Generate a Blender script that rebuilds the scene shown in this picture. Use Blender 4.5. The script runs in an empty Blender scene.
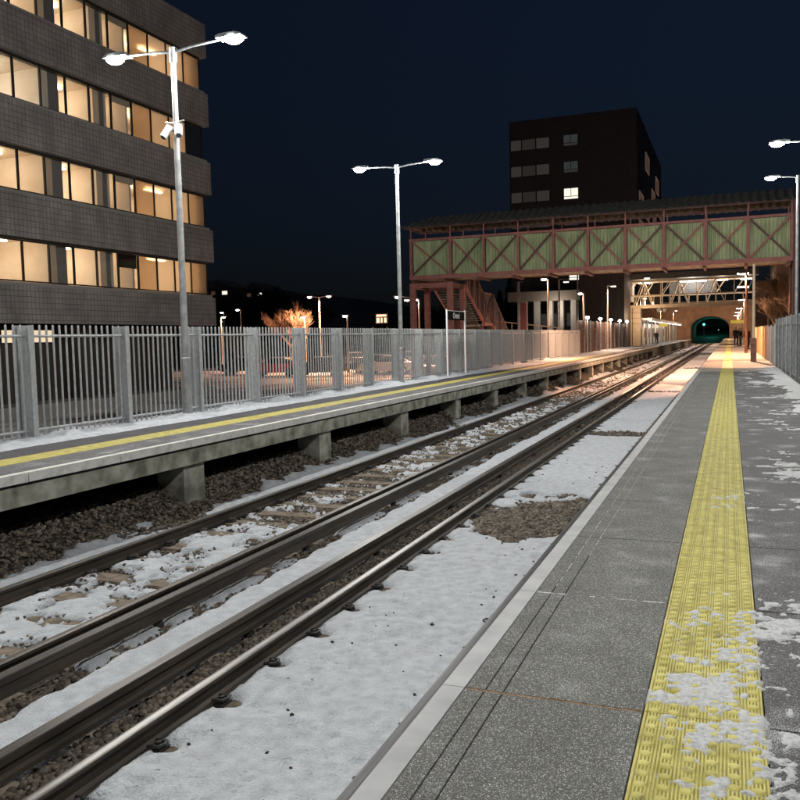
import bpy, math, random
import numpy as np
from mathutils import Matrix, Vector
random.seed(7); RNG = np.random.default_rng(11)
SC = bpy.context.scene
COL = SC.collection
PI = math.pi

# ------------------------------------------------------------------ materials
def mat(name, col, rough=.7, metal=0., col2=None, scale=8., contrast=(.4, .6), bump=0., bscale=60., detail=6., island=0., emit=None, es=0., stretch=None, spec=None, bdist=.01):
    m = bpy.data.materials.new(name); m.use_nodes = True
    nt = m.node_tree; N = nt.nodes; L = nt.links
    b = N['Principled BSDF']
    b.inputs['Base Color'].default_value = (*col, 1); b.inputs['Roughness'].default_value = rough
    b.inputs['Metallic'].default_value = metal
    if spec is not None: b.inputs['Specular IOR Level'].default_value = spec
    tc = N.new('ShaderNodeTexCoord'); src = tc.outputs['Object']
    if stretch:
        mp = N.new('ShaderNodeMapping'); mp.inputs['Scale'].default_value = stretch; L.new(src, mp.inputs[0]); src = mp.outputs[0]
    cur = None
    if col2 is not None:
        n = N.new('ShaderNodeTexNoise'); n.inputs['Scale'].default_value = scale; n.inputs['Detail'].default_value = detail; L.new(src, n.inputs['Vector'])
        r = N.new('ShaderNodeValToRGB'); r.color_ramp.elements[0].position = contrast[0]; r.color_ramp.elements[1].position = contrast[1]
        r.color_ramp.elements[0].color = (*col, 1); r.color_ramp.elements[1].color = (*col2, 1)
        L.new(n.outputs['Fac'], r.inputs[0]); cur = r.outputs[0]
    if island:
        g = N.new('ShaderNodeNewGeometry'); mr = N.new('ShaderNodeMapRange'); mr.inputs['To Min'].default_value = 1 - island; mr.inputs['To Max'].default_value = 1 + island
        L.new(g.outputs['Random Per Island'], mr.inputs[0])
        hs = N.new('ShaderNodeHueSaturation'); L.new(mr.outputs[0], hs.inputs['Value'])
        if cur: L.new(cur, hs.inputs['Color'])
        else: hs.inputs['Color'].default_value = (*col, 1)
        cur = hs.outputs[0]
    if cur: L.new(cur, b.inputs['Base Color'])
    if bump:
        n2 = N.new('ShaderNodeTexNoise'); n2.inputs['Scale'].default_value = bscale; n2.inputs['Detail'].default_value = 5; L.new(src, n2.inputs['Vector'])
        bp = N.new('ShaderNodeBump'); bp.inputs['Strength'].default_value = bump; bp.inputs['Distance'].default_value = bdist
        L.new(n2.outputs['Fac'], bp.inputs['Height']); L.new(bp.outputs[0], b.inputs['Normal'])
    if emit:
        b.inputs['Emission Color'].default_value = (*emit, 1); b.inputs['Emission Strength'].default_value = es
    return m

def emis(name, col, s):
    m = bpy.data.materials.new(name); m.use_nodes = True
    nt = m.node_tree; nt.nodes.clear()
    e = nt.nodes.new('ShaderNodeEmission'); e.inputs[0].default_value = (*col, 1); e.inputs[1].default_value = s
    o = nt.nodes.new('ShaderNodeOutputMaterial'); nt.links.new(e.outputs[0], o.inputs[0])
    return m

def asphalt(name, base, speck_hi, scale, rough=.75, warm=(1, 1, 1), frost=0., wet=0.):
    """coarse surface dressing: dark binder with light and dark stone chips, dirt patches and rubbed-in frost"""
    m = bpy.data.materials.new(name); m.use_nodes = True
    nt = m.node_tree; N = nt.nodes; L = nt.links; b = N['Principled BSDF']
    tc = N.new('ShaderNodeTexCoord'); src = tc.outputs['Object']
    v = N.new('ShaderNodeTexVoronoi'); v.inputs['Scale'].default_value = scale; L.new(src, v.inputs['Vector'])
    sp = N.new('ShaderNodeSeparateColor'); L.new(v.outputs['Color'], sp.inputs[0])
    r = N.new('ShaderNodeValToRGB'); e = r.color_ramp.elements
    e[0].position = 0; e[0].color = (base * .45 * warm[0], base * .45 * warm[1], base * .45 * warm[2], 1)
    e[1].position = 1; e[1].color = (speck_hi * warm[0], speck_hi * warm[1], speck_hi * warm[2], 1)
    k = e.new(.55); k.color = (base * warm[0], base * warm[1], base * warm[2], 1)
    k = e.new(.86); k.color = (base * 1.8 * warm[0], base * 1.8 * warm[1], base * 1.8 * warm[2], 1)
    L.new(sp.outputs[0], r.inputs[0])
    n = N.new('ShaderNodeTexNoise'); n.inputs['Scale'].default_value = 2.4; n.inputs['Detail'].default_value = 12; n.inputs['Roughness'].default_value = .65; L.new(src, n.inputs['Vector'])
    mr = N.new('ShaderNodeMapRange'); mr.inputs['From Min'].default_value = .3; mr.inputs['From Max'].default_value = .7; mr.inputs['To Min'].default_value = .72; mr.inputs['To Max'].default_value = 1.22
    L.new(n.outputs['Fac'], mr.inputs[0])
    mx = N.new('ShaderNodeMix'); mx.data_type = 'RGBA'; mx.blend_type = 'MULTIPLY'; mx.inputs['Factor'].default_value = 1
    L.new(r.outputs[0], mx.inputs['A']); L.new(mr.outputs[0], mx.inputs['B']); cur = mx.outputs['Result']
    if frost:
        n3 = N.new('ShaderNodeTexNoise'); n3.inputs['Scale'].default_value = 240; n3.inputs['Detail'].default_value = 3; L.new(src, n3.inputs['Vector'])
        n4 = N.new('ShaderNodeTexNoise'); n4.inputs['Scale'].default_value = 2.6; n4.inputs['Detail'].default_value = 6; L.new(src, n4.inputs['Vector'])
        a = N.new('ShaderNodeMapRange'); a.inputs['From Min'].default_value = .48; a.inputs['From Max'].default_value = .72; a.inputs['To Max'].default_value = .26 * frost; L.new(n4.outputs['Fac'], a.inputs[0])
        ad = N.new('ShaderNodeMath'); ad.operation = 'ADD'; L.new(a.outputs[0], ad.inputs[0]); L.new(n3.outputs['Fac'], ad.inputs[1])
        t = N.new('ShaderNodeMapRange'); t.inputs['From Min'].default_value = .67; t.inputs['From Max'].default_value = .74; L.new(ad.outputs[0], t.inputs[0])
        m2 = N.new('ShaderNodeMix'); m2.data_type = 'RGBA'; L.new(t.outputs[0], m2.inputs['Factor']); L.new(cur, m2.inputs['A']); m2.inputs['B'].default_value = (.55, .57, .58, 1); cur = m2.outputs['Result']
    L.new(cur, b.inputs['Base Color'])
    if wet:
        rr = N.new('ShaderNodeMapRange'); rr.inputs['From Min'].default_value = .4; rr.inputs['From Max'].default_value = .6; rr.inputs['To Min'].default_value = rough - wet; rr.inputs['To Max'].default_value = rough
        L.new(n.outputs['Fac'], rr.inputs[0]); L.new(rr.outputs[0], b.inputs['Roughness'])
    else: b.inputs['Roughness'].default_value = rough
    bp = N.new('ShaderNodeBump'); bp.inputs['Strength'].default_value = .8; bp.inputs['Distance'].default_value = .003
    L.new(sp.outputs[1], bp.inputs['Height']); L.new(bp.outputs[0], b.inputs['Normal'])
    return m

def glassmat(name, tint=(.9, .9, .9), frosted=0.):
    m = bpy.data.materials.new(name); m.use_nodes = True
    nt = m.node_tree; N = nt.nodes; L = nt.links; N.clear()
    o = N.new('ShaderNodeOutputMaterial'); t = N.new('ShaderNodeBsdfTransparent'); t.inputs[0].default_value = (*tint, 1)
    g = N.new('ShaderNodeBsdfGlossy'); g.inputs['Roughness'].default_value = .03
    lw = N.new('ShaderNodeLayerWeight'); lw.inputs[0].default_value = .5; pw = N.new('ShaderNodeMath'); pw.operation = 'POWER'; pw.inputs[1].default_value = 4; L.new(lw.outputs['Facing'], pw.inputs[0])
    fr = N.new('ShaderNodeMapRange'); fr.inputs['To Min'].default_value = .05; fr.inputs['To Max'].default_value = .9; L.new(pw.outputs[0], fr.inputs[0])
    base = t.outputs[0]
    if frosted:
        rf = N.new('ShaderNodeBsdfRefraction'); rf.inputs['Color'].default_value = (*tint, 1); rf.inputs['Roughness'].default_value = .32; rf.inputs['IOR'].default_value = 1.05; base = rf.outputs[0]; t = rf
    if frosted:
        tr = N.new('ShaderNodeBsdfTranslucent'); tr.inputs[0].default_value = (*tint, 1)
        mm = N.new('ShaderNodeMixShader'); mm.inputs[0].default_value = frosted; L.new(t.outputs[0], mm.inputs[1]); L.new(tr.outputs[0], mm.inputs[2]); base = mm.outputs[0]
    mx = N.new('ShaderNodeMixShader'); L.new(fr.outputs[0], mx.inputs[0]); L.new(base, mx.inputs[1]); L.new(g.outputs[0], mx.inputs[2]); L.new(mx.outputs[0], o.inputs[0])
    return m

def tilemat(name, c1, c2, mortar, bw, bh, axis, offset=0., msize=.012, rough=.75, bias=0.):
    m = bpy.data.materials.new(name); m.use_nodes = True
    nt = m.node_tree; N = nt.nodes; L = nt.links; b = N['Principled BSDF']; b.inputs['Roughness'].default_value = rough
    tc = N.new('ShaderNodeTexCoord'); s = N.new('ShaderNodeSeparateXYZ'); c = N.new('ShaderNodeCombineXYZ')
    L.new(tc.outputs['Object'], s.inputs[0])
    if axis == 'xy':
        ad = N.new('ShaderNodeMath'); ad.operation = 'ADD'; L.new(s.outputs['X'], ad.inputs[0]); L.new(s.outputs['Y'], ad.inputs[1]); L.new(ad.outputs[0], c.inputs['X'])
    else: L.new(s.outputs['Y' if axis == 'y' else 'X'], c.inputs['X'])
    L.new(s.outputs['Z'], c.inputs['Y'])
    br = N.new('ShaderNodeTexBrick'); br.offset = offset; br.inputs['Scale'].default_value = 1
    br.inputs['Brick Width'].default_value = bw; br.inputs['Row Height'].default_value = bh; br.inputs['Mortar Size'].default_value = msize
    br.inputs['Color1'].default_value = (*c1, 1); br.inputs['Color2'].default_value = (*c2, 1); br.inputs['Mortar'].default_value = (*mortar, 1); br.inputs['Bias'].default_value = bias
    L.new(c.outputs[0], br.inputs['Vector'])
    n = N.new('ShaderNodeTexNoise'); n.inputs['Scale'].default_value = .9; n.inputs['Detail'].default_value = 8; L.new(tc.outputs['Object'], n.inputs['Vector'])
    mr = N.new('ShaderNodeMapRange'); mr.inputs['From Min'].default_value = .3; mr.inputs['From Max'].default_value = .7; mr.inputs['To Min'].default_value = .7; mr.inputs['To Max'].default_value = 1.15; L.new(n.outputs['Fac'], mr.inputs[0])
    mx = N.new('ShaderNodeMix'); mx.data_type = 'RGBA'; mx.blend_type = 'MULTIPLY'; mx.inputs['Factor'].default_value = 1
    L.new(br.outputs['Color'], mx.inputs['A']); L.new(mr.outputs[0], mx.inputs['B']); L.new(mx.outputs['Result'], b.inputs['Base Color'])
    bp = N.new('ShaderNodeBump'); bp.inputs['Strength'].default_value = .5; bp.inputs['Distance'].default_value = .01; bp.invert = True
    L.new(br.outputs['Fac'], bp.inputs['Height']); L.new(bp.outputs[0], b.inputs['Normal'])
    return m

M = {}
M['snow'] = mat('snow', (.46, .49, .535), .7, col2=(.63, .67, .73), scale=9, contrast=(.3, .65), bump=1., bscale=60, bdist=.035, detail=10)
def specks(m, scale, lo, hi, dark, stretch=(1, 1, 1)):
    nt = m.node_tree; N = nt.nodes; L = nt.links; b = N['Principled BSDF']; src = b.inputs['Base Color'].links[0].from_socket
    tc = N.new('ShaderNodeTexCoord'); mp = N.new('ShaderNodeMapping'); mp.inputs['Scale'].default_value = stretch; L.new(tc.outputs['Object'], mp.inputs[0])
    n = N.new('ShaderNodeTexNoise'); n.inputs['Scale'].default_value = scale; n.inputs['Detail'].default_value = 4; n.inputs['Roughness'].default_value = .7; L.new(mp.outputs[0], n.inputs['Vector'])
    r = N.new('ShaderNodeMapRange'); r.inputs['From Min'].default_value = lo; r.inputs['From Max'].default_value = hi; L.new(n.outputs['Fac'], r.inputs[0])
    x = N.new('ShaderNodeMix'); x.data_type = 'RGBA'; L.new(r.outputs[0], x.inputs['Factor']); L.new(src, x.inputs['A']); x.inputs['B'].default_value = (*dark, 1); L.new(x.outputs['Result'], b.inputs['Base Color'])
specks(M['snow'], 34, .61, .74, (.15, .15, .155), (.5, 1.5, 1))
M['snow_dirty'] = mat('trodden_snow', (.33, .345, .36), .6, col2=(.58, .6, .62), scale=60, contrast=(.3, .6), bump=1., bscale=150, bdist=.008)
M['stone'] = mat('ballast_stone', (.075, .062, .05), .85, col2=(.17, .14, .11), scale=12, island=.55, bump=.4, bscale=90)
M['bed'] = mat('ballast_bed', (.022, .018, .014), .9, col2=(.06, .048, .036), scale=40, bump=1., bscale=45, bdist=.03)
M['concrete'] = mat('weathered_concrete', (.12, .125, .095), .85, col2=(.38, .38, .33), scale=3.2, contrast=(.36, .62), bump=.5, bscale=40, detail=12)
M['sleeper'] = mat('sleeper_concrete', (.09, .07, .05), .9, col2=(.19, .155, .115), scale=9, bump=.5, bscale=70)
M['coping'] = mat('coping_concrete', (.33, .34, .355), .8, col2=(.46, .47, .485), scale=5, contrast=(.3, .7), bump=.3, bscale=200, bdist=.002, detail=10)
M['white_paint'] = mat('white_edge_paint', (.5, .5, .47), .6, col2=(.68, .68, .65), scale=7, contrast=(.3, .55), detail=10)
M['rust'] = mat('rusty_rail_steel', (.028, .023, .018), .6, col2=(.06, .046, .034), scale=11, bump=.2, bscale=120, metal=.2, stretch=(1, .15, 1))
M['shiny'] = mat('worn_rail_head', (.18, .18, .185), .38, metal=1., col2=(.3, .3, .305), scale=5, bump=.05, bscale=8, stretch=(20, .3, 20))
M['dullhead'] = mat('dull_rail_head', (.09, .08, .075), .38, metal=.7, col2=(.17, .155, .14), scale=4, stretch=(14, .3, 14))
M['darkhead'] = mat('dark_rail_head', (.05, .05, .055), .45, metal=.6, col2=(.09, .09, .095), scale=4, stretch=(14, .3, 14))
M['third'] = mat('conductor_rail_head', (.07, .065, .065), .34, metal=.8, col2=(.14, .13, .125), scale=4, stretch=(18, .3, 18))
M['iron'] = mat('black_iron', (.02, .02, .02), .6, bump=.3)
M['asph_left'] = asphalt('platform_surface_dressing', .1, .62, 310, frost=.6, warm=(.97, 1, .95))
M['asph_right'] = asphalt('wet_platform_asphalt', .062, .42, 290, rough=.8, frost=.9, warm=(.96, .97, 1.03), wet=.12)
M['asph_far'] = asphalt('far_platform_asphalt', .1, .35, 150, frost=.8, warm=(.98, .98, 1.04))
M['asph_dark'] = asphalt('dark_platform_asphalt', .05, .16, 150, warm=(.95, .95, 1.1))
M['slab_warm_lit'] = mat('pale_concrete_warm_lit', (.24, .21, .18), .75, col2=(.4, .36, .32), scale=2.2, contrast=(.35, .65), bump=.3, bscale=120, detail=10, bdist=.004)  # paler concrete; its warm colour also carries the edge of the warm light
M['groove'] = mat('joint_dirt', (.015, .014, .012), .9)
M['rustjoint'] = mat('rusty_joint_sealant', (.16, .085, .035), .9, col2=(.3, .18, .09), scale=30)
M['frostjoint'] = mat('frosted_joint', (.12, .12, .12), .8, col2=(.75, .76, .78), scale=20, contrast=(.42, .55))
M['yellow'] = mat('yellow_tactile', (.38, .34, .07), .65, col2=(.58, .53, .16), scale=9, contrast=(.3, .6), bump=.3, bscale=220, bdist=.002, detail=10)
specks(M['yellow'], 16, .56, .8, (.13, .12, .06), (1, .5, 1)); specks(M['yellow'], 90, .6, .75, (.2, .18, .07))
M['yellow_grime'] = mat('grimy_yellow_groove', (.24, .215, .06), .8, col2=(.38, .345, .11), scale=12)
M['yellow_dirty'] = mat('worn_yellow', (.34, .29, .06), .65, col2=(.52, .46, .12), scale=9, contrast=(.35, .6), detail=10)
M['galv'] = mat('galvanised_steel', (.33, .35, .365), .5, metal=.2, col2=(.46, .48, .495), scale=14, contrast=(.3, .7), bump=.1)
M['galv_dark'] = mat('dull_galvanised_steel', (.13, .145, .155), .55, metal=.2, col2=(.24, .26, .275), scale=10)
M['pole'] = mat('pale_grey_pole', (.24, .25, .26), .5, metal=.2, col2=(.34, .35, .36), scale=6)
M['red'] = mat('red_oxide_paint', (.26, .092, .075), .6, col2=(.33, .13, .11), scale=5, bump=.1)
M['red_dark'] = mat('dark_or_shaded_red', (.10, .04, .036), .6)
M['green'] = mat('green_cladding', (.25, .32, .165), .6, col2=(.44, .5, .28), scale=2.2, contrast=(.3, .7), stretch=(1.6, 1, .35), detail=8)
specks(M['green'], 9, .58, .74, (.16, .17, .1), (1, 1, .3))
M['brownclad'] = mat('brown_cladding', (.12, .06, .04), .6, col2=(.2, .1, .07), scale=4)
M['roofing'] = mat('weathered_roof_sheet', (.06, .06, .05), .7, col2=(.10, .098, .085), scale=5)
M['tile'] = tilemat('grey_brown_cladding_tile', (.185, .168, .162), (.215, .197, .19), (.07, .064, .062), .2, .22, 'y', msize=.012)
specks(M['tile'], 1.3, .5, .75, (.11, .1, .095), (1, 1.4, .3))
M['brick'] = tilemat('red_brown_brick', (.2, .12, .08), (.28, .17, .12), (.22, .18, .15), .23, .08, 'xy', offset=.5, msize=.01)
M['black_clad'] = tilemat('black_cladding', (.012, .012, .014), (.017, .017, .019), (.006, .006, .007), 1.2, 1.1, 'xy', msize=.02, rough=.6)
M['dark_clad'] = mat('dark_brown_panel', (.03, .024, .022), .7, col2=(.045, .036, .032), scale=2, stretch=(3, 3, .2))
M['frame'] = mat('dark_bronze_frame', (.018, .016, .015), .4, metal=.3)
M['lip'] = mat('sill_concrete', (.2, .19, .18), .7)
M['plaster_warm'] = mat('cream_plaster', (.78, .66, .52), .8, col2=(.84, .73, .6), scale=1.5)
M['plaster_cool'] = mat('pale_plaster', (.72, .7, .62), .8)
M['ceiling'] = mat('office_ceiling', (.8, .68, .52), .85, col2=(.72, .6, .44), scale=1.)
M['carpet'] = mat('office_carpet', (.35, .28, .22), .9)
M['blind'] = mat('roller_blind', (.5, .42, .32), .8)
M['door_wood'] = mat('office_door', (.42, .25, .12), .5)
M['strip_warm'] = emis('office_strip_light', (1, .84, .6), 16)
M['strip_cool'] = emis('office_strip_light_cool', (1, .95, .82), 16)
M['glass'] = glassmat('window_glass'); M['glass_frost'] = glassmat('obscured_glass', (.97, .9, .82), .3)
M['glass_frost_dim'] = glassmat('dim_obscured_glass', (.8, .69, .58), .35)
M['glass_dark'] = mat('unlit_glass', (.02, .022, .026), .06, spec=.8)
M['led'] = emis('led_lamp', (1, .98, .84), 90)
M['led_far'] = emis('led_lamp_far', (1, .93, .82), 60)
M['sodium'] = emis('sodium_lamp', (1, .62, .5), 60)
M['tube'] = emis('fluorescent_tube', (1, .93, .9), 22)
M['tubewarm'] = emis('warm_tube', (1, .72, .5), 14)
M['lit_white'] = emis('lit_window_white', (1, .93, .78), 1.1)
M['lit_dim'] = mat('dim_lit_window', (.03, .03, .03), .2, emit=(.62, .55, .5), es=.045)
M['lit_dim3'] = mat('dim_lit_window_darker', (.03, .03, .03), .2, emit=(.6, .55, .52), es=.028)
M['lit_dim2'] = mat('dim_blue_window', (.03, .03, .03), .2, emit=(.5, .62, .62), es=.05)
M['lit_warm'] = mat('dim_warm_window', (.03, .03, .03), .3, emit=(1, .55, .35), es=.05)
M['signal'] = emis('green_signal_lamp', (.05, 1, .7), 14)
M['sign_yellow'] = mat('yellow_sign', (.7, .5, .05), .5, emit=(1, .72, .1), es=.35)
M['sign_black'] = mat('black_sign_board', (.008, .008, .008), .85, spec=.1)
M['white'] = mat('white_enamel', (.75, .75, .75), .4)
M['white_dim'] = mat('sign_lettering', (.8, .8, .78), .5, emit=(1, 1, 1), es=.0)
M['cream_steel'] = mat('cream_steelwork', (.55, .45, .33), .55, col2=(.62, .53, .4), scale=4)
M['timber'] = mat('pale_timber', (.42, .27, .14), .7, col2=(.55, .37, .2), scale=6, stretch=(6, 6, .4))
M['verge'] = mat('snowy_verge', (.05, .045, .035), .9, col2=(.4, .41, .43), scale=1.2, contrast=(.45, .62), bump=.5, bscale=20, detail=9)
M['carpark'] = mat('slushy_tarmac', (.05, .045, .045), .6, col2=(.5, .48, .46), scale=.35, contrast=(.36, .54), detail=9, bump=.4, bscale=12)
M['hill'] = mat('dark_hillside', (.012, .015, .01), .95, col2=(.03, .032, .025), scale=.05)
M['ground'] = mat('rough_ground', (.03, .028, .022), .95, col2=(.09, .085, .08), scale=.4, contrast=(.4, .6))
M['bark'] = mat('bark', (.2, .13, .08), .9, col2=(.28, .19, .12), scale=20)
M['bark_dark'] = mat('dark_bark', (.05, .035, .025), .9)
M['leaf'] = mat('evergreen_foliage', (.012, .02, .01), .8, island=.5)
M['cloth_dark'] = mat('dark_coat', (.012, .012, .018), .85, bump=.2, bscale=80)
M['cloth_blue'] = mat('navy_trousers', (.015, .018, .03), .85)
M['cloth_red'] = mat('maroon_coat', (.1, .02, .02), .85)
M['skin'] = mat('skin', (.5, .3, .21), .55)
M['hair'] = mat('dark_hair', (.02, .013, .01), .6)
M['bag'] = mat('black_bag', (.01, .01, .01), .5)
M['portal'] = mat('portal_dark_lining', (.1, .11, .1), .9, col2=(.16, .17, .15), scale=1.5)

# ------------------------------------------------------------------ mesh builder
class MB:
    def __init__(s): s.v = []; s.f = []; s.m = []; s.sm = False
    def add(s, vs, fs, mi=0):
        o = len(s.v); s.v += [tuple(v) for v in vs]; s.f += [tuple(i + o for i in f) for f in fs]; s.m += [mi] * len(fs); return s
    def box(s, x0, x1, y0, y1, z0, z1, mi=0):
        return s.add([(x, y, z) for z in (z0, z1) for y in (y0, y1) for x in (x0, x1)], [(0, 2, 3, 1), (4, 5, 7, 6), (0, 1, 5, 4), (2, 6, 7, 3), (0, 4, 6, 2), (1, 3, 7, 5)], mi)
    def bar(s, p, q, w, h=None, mi=0, up=(0, 0, 1)):
        p = Vector(p); q = Vector(q); h = h or w; d = (q - p).normalized(); u = Vector(up)
        if abs(d.dot(u)) > .99: u = Vector((0, 1, 0))
        r = d.cross(u).normalized() * w / 2; u = r.cross(d).normalized() * h / 2
        vs = [a + i * r + j * u for a in (p, q) for (i, j) in ((-1, -1), (1, -1), (1, 1), (-1, 1))]
        return s.add(vs, [(0, 3, 2, 1), (4, 5, 6, 7), (0, 1, 5, 4), (1, 2, 6, 5), (2, 3, 7, 6), (3, 0, 4, 7)], mi)
    def tube(s, pts, rs, n=10, mi=0, cap=True):
        pts = [Vector(p) for p in pts]
        if not hasattr(rs, '__len__'): rs = [rs] * len(pts)
        o = len(s.v)
        for i, p in enumerate(pts):
            d = (pts[min(i + 1, len(pts) - 1)] - pts[max(i - 1, 0)]).normalized()
            a = Vector((0, 0, 1)) if abs(d.z) < .9 else Vector((1, 0, 0))
            r = d.cross(a).normalized(); u = r.cross(d)
            for k in range(n):
                t = 2 * PI * k / n; s.v.append(tuple(p + (r * math.cos(t) + u * math.sin(t)) * rs[i]))
        for i in range(len(pts) - 1):
            for k in range(n):
                a = o + i * n + k; b = o + i * n + (k + 1) % n; s.f.append((a, b, b + n, a + n)); s.m.append(mi)
        if cap:
            s.f.append(tuple(o + k for k in reversed(range(n)))); s.m.append(mi)
            s.f.append(tuple(o + (len(pts) - 1) * n + k for k in range(n))); s.m.append(mi)
        return s
    def extrude_y(s, prof, y0, y1, mi=0, mis=None, cap=True):
        n = len(prof); vs = [(x, y0, z) for x, z in prof] + [(x, y1, z) for x, z in prof]; o = len(s.v); s.v += vs
        for i in range(n):
            j = (i + 1) % n; s.f.append((o + i, o + n + i, o + n + j, o + j)); s.m.append(mis[i] if mis else mi)
        if cap:
            s.f.append(tuple(o + i for i in range(n))); s.m.append(mi); s.f.append(tuple(o + n + i for i in reversed(range(n)))); s.m.append(mi)
        return s
    def build(s, name, mats, parent=None, smooth=False):
        me = bpy.data.meshes.new(name); off = Vector((0, 0, 0))
        if parent is not None:
            p = parent
            while p is not None: off += p.location; p = p.parent
        v = [(a - off.x, b - off.y, c - off.z) for a, b, c in s.v] if off.length else s.v
        me.from_pydata(v, [], s.f)
        for m in (mats if isinstance(mats, (list, tuple)) else [mats]): me.materials.append(M[m] if isinstance(m, str) else m)
        if any(s.m): me.polygons.foreach_set('material_index', s.m)
        if smooth: me.polygons.foreach_set('use_smooth', [True] * len(s.f))
        me.update()
        o = bpy.data.objects.new(name, me); COL.objects.link(o)
        if parent is not None: o.parent = parent
        return o

def tag(o, label=None, cat=None, group=None, kind=None):
    if label: o['label'] = label
    if cat: o['category'] = cat
    if group: o['group'] = group
    if kind: o['kind'] = kind
    return o
def thing(name, loc, label, cat, group=None):
    o = bpy.data.objects.new(name, None); COL.objects.link(o); o.location = loc; o.empty_display_size = .2
    return tag(o, label, cat, group)
def struct(o): return tag(o, kind='structure')
def copy_tree(o, parent=None):
    c = o.copy(); COL.objects.link(c); c.parent = parent
    for ch in o.children: copy_tree(ch, c)
    return c
def light(kind, loc, energy, col, parent=None, size=.2, angle=160, blend=.6, aim=(0, 0, -1), name='lamp_light'):
    l = bpy.data.lights.new(name, kind); l.energy = energy; l.color = col
    if kind == 'SPOT': l.spot_size = math.radians(angle); l.spot_blend = blend; l.shadow_soft_size = size
    elif kind == 'POINT': l.shadow_soft_size = size
    o = bpy.data.objects.new(name, l); COL.objects.link(o); off = Vector((0, 0, 0)); p = parent
    while p is not None: off += p.location; p = p.parent
    o.location = Vector(loc) - off; o.rotation_euler = Vector(aim).to_track_quat('-Z', 'Y').to_euler(); o.parent = parent
    return o

# ------------------------------------------------------------------ numpy noise
def _h(i, j, seed):
    n = (i.astype(np.int64) * 374761393 + j.astype(np.int64) * 668265263 + seed * 974634777) & 0x7fffffff
    n = ((n ^ (n >> 13)) * 1274126177) & 0x7fffffff
    return ((n ^ (n >> 16)) & 0xffff) / 65535.
def vn(x, y, s, seed=0):
    x = x / s; y = y / s; i = np.floor(x); j = np.floor(y); fx = x - i; fy = y - j
    fx = fx * fx * (3 - 2 * fx); fy = fy * fy * (3 - 2 * fy)
    a = _h(i, j, seed); b = _h(i + 1, j, seed); c = _h(i, j + 1, seed); d = _h(i + 1, j + 1, seed)
    return (a * (1 - fx) + b * fx) * (1 - fy) + (c * (1 - fx) + d * fx) * fy
def fbm(x, y, s, o=4, seed=0):
    r = 0; a = .5; t = 0
    for k in range(o): r = r + a * vn(x, y, s / 2 ** k, seed + k * 17); t += a; a *= .5
    return r / t

def grid_mesh(name, xs, ys, zf, material, keep=None, parent=None):
    X, Y = np.meshgrid(xs, ys); Z = zf(X, Y); nx, ny = len(xs), len(ys)
    idx = np.arange(nx * ny).reshape(ny, nx)
    q = np.stack([idx[:-1, :-1], idx[:-1, 1:], idx[1:, 1:], idx[1:, :-1]], -1).reshape(-1, 4)
    if keep is not None:
        K = keep(X, Y, Z); kk = (K[:-1, :-1] | K[:-1, 1:] | K[1:, 1:] | K[1:, :-1]).reshape(-1); q = q[kk]
    used, inv = np.unique(q, return_inverse=True); q = inv.reshape(-1, 4)
    P = np.stack([X.ravel(), Y.ravel(), Z.ravel()], -1)[used]
    return raw_mesh(name, P, q, material, smooth=True, parent=parent)
def raw_mesh(name, P, F, material, smooth=False, parent=None):
    me = bpy.data.meshes.new(name); n = F.shape[1]
    me.vertices.add(len(P)); me.vertices.foreach_set('co', P.astype(np.float32).ravel())
    me.loops.add(F.size); me.loops.foreach_set('vertex_index', F.astype(np.int32).ravel())
    me.polygons.add(len(F)); me.polygons.foreach_set('loop_start', np.arange(0, F.size, n, dtype=np.int32))
    me.polygons.foreach_set('loop_total', np.full(len(F), n, dtype=np.int32))
    if smooth: me.polygons.foreach_set('use_smooth', np.ones(len(F), dtype=bool))
    me.update(calc_edges=True); me.validate()
    me.materials.append(M[material]); o = bpy.data.objects.new(name, me); COL.objects.link(o)
    if parent: o.parent = parent
    return o
def concat(arrs): return np.concatenate(arrs, 0)
def ico():
    t = (1 + 5 ** .5) / 2
    v = np.array([(-1, t, 0), (1, t, 0), (-1, -t, 0), (1, -t, 0), (0, -1, t), (0, 1, t), (0, -1, -t), (0, 1, -t), (t, 0, -1), (t, 0, 1), (-t, 0, -1), (-t, 0, 1)]) / math.sqrt(1 + t * t)
    f = np.array([(0, 11, 5), (0, 5, 1), (0, 1, 7), (0, 7, 10), (0, 10, 11), (1, 5, 9), (5, 11, 4), (11, 10, 2), (10, 7, 6), (7, 1, 8), (3, 9, 4), (3, 4, 2), (3, 2, 6), (3, 6, 8), (3, 8, 9), (4, 9, 5), (2, 4, 11), (6, 2, 10), (8, 6, 7), (9, 8, 1)])
    return v, f
def scatter(P, R, squash=.7):
    v, f = ico(); n = len(P)
    V = v[None] * (1 + RNG.uniform(-.28, .28, (n, 12, 1))) * R[:, None, None] * np.stack([RNG.uniform(.75, 1.3, n), RNG.uniform(.7, 1.1, n), np.full(n, squash)], -1)[:, None]
    a = RNG.uniform(0, 2 * PI, n); c, s = np.cos(a)[:, None], np.sin(a)[:, None]
    X = V[..., 0] * c - V[..., 1] * s; Y = V[..., 0] * s + V[..., 1] * c; tl = RNG.uniform(-.4, .4, n)[:, None]
    Z = V[..., 2] + X * tl
    V = np.stack([X, Y, Z], -1) + P[:, None]
    return V.reshape(-1, 3), (f[None] + (np.arange(n) * 12)[:, None, None]).reshape(-1, 3)

# ------------------------------------------------------------------ sizes
RT = -.915                                   # rail top below platform
R0, R1, C1, C2, R3, R4 = -1.783, -3.292, -3.690, -4.575, -4.942, -6.434
TUN = 190.
G = -1.32

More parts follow.
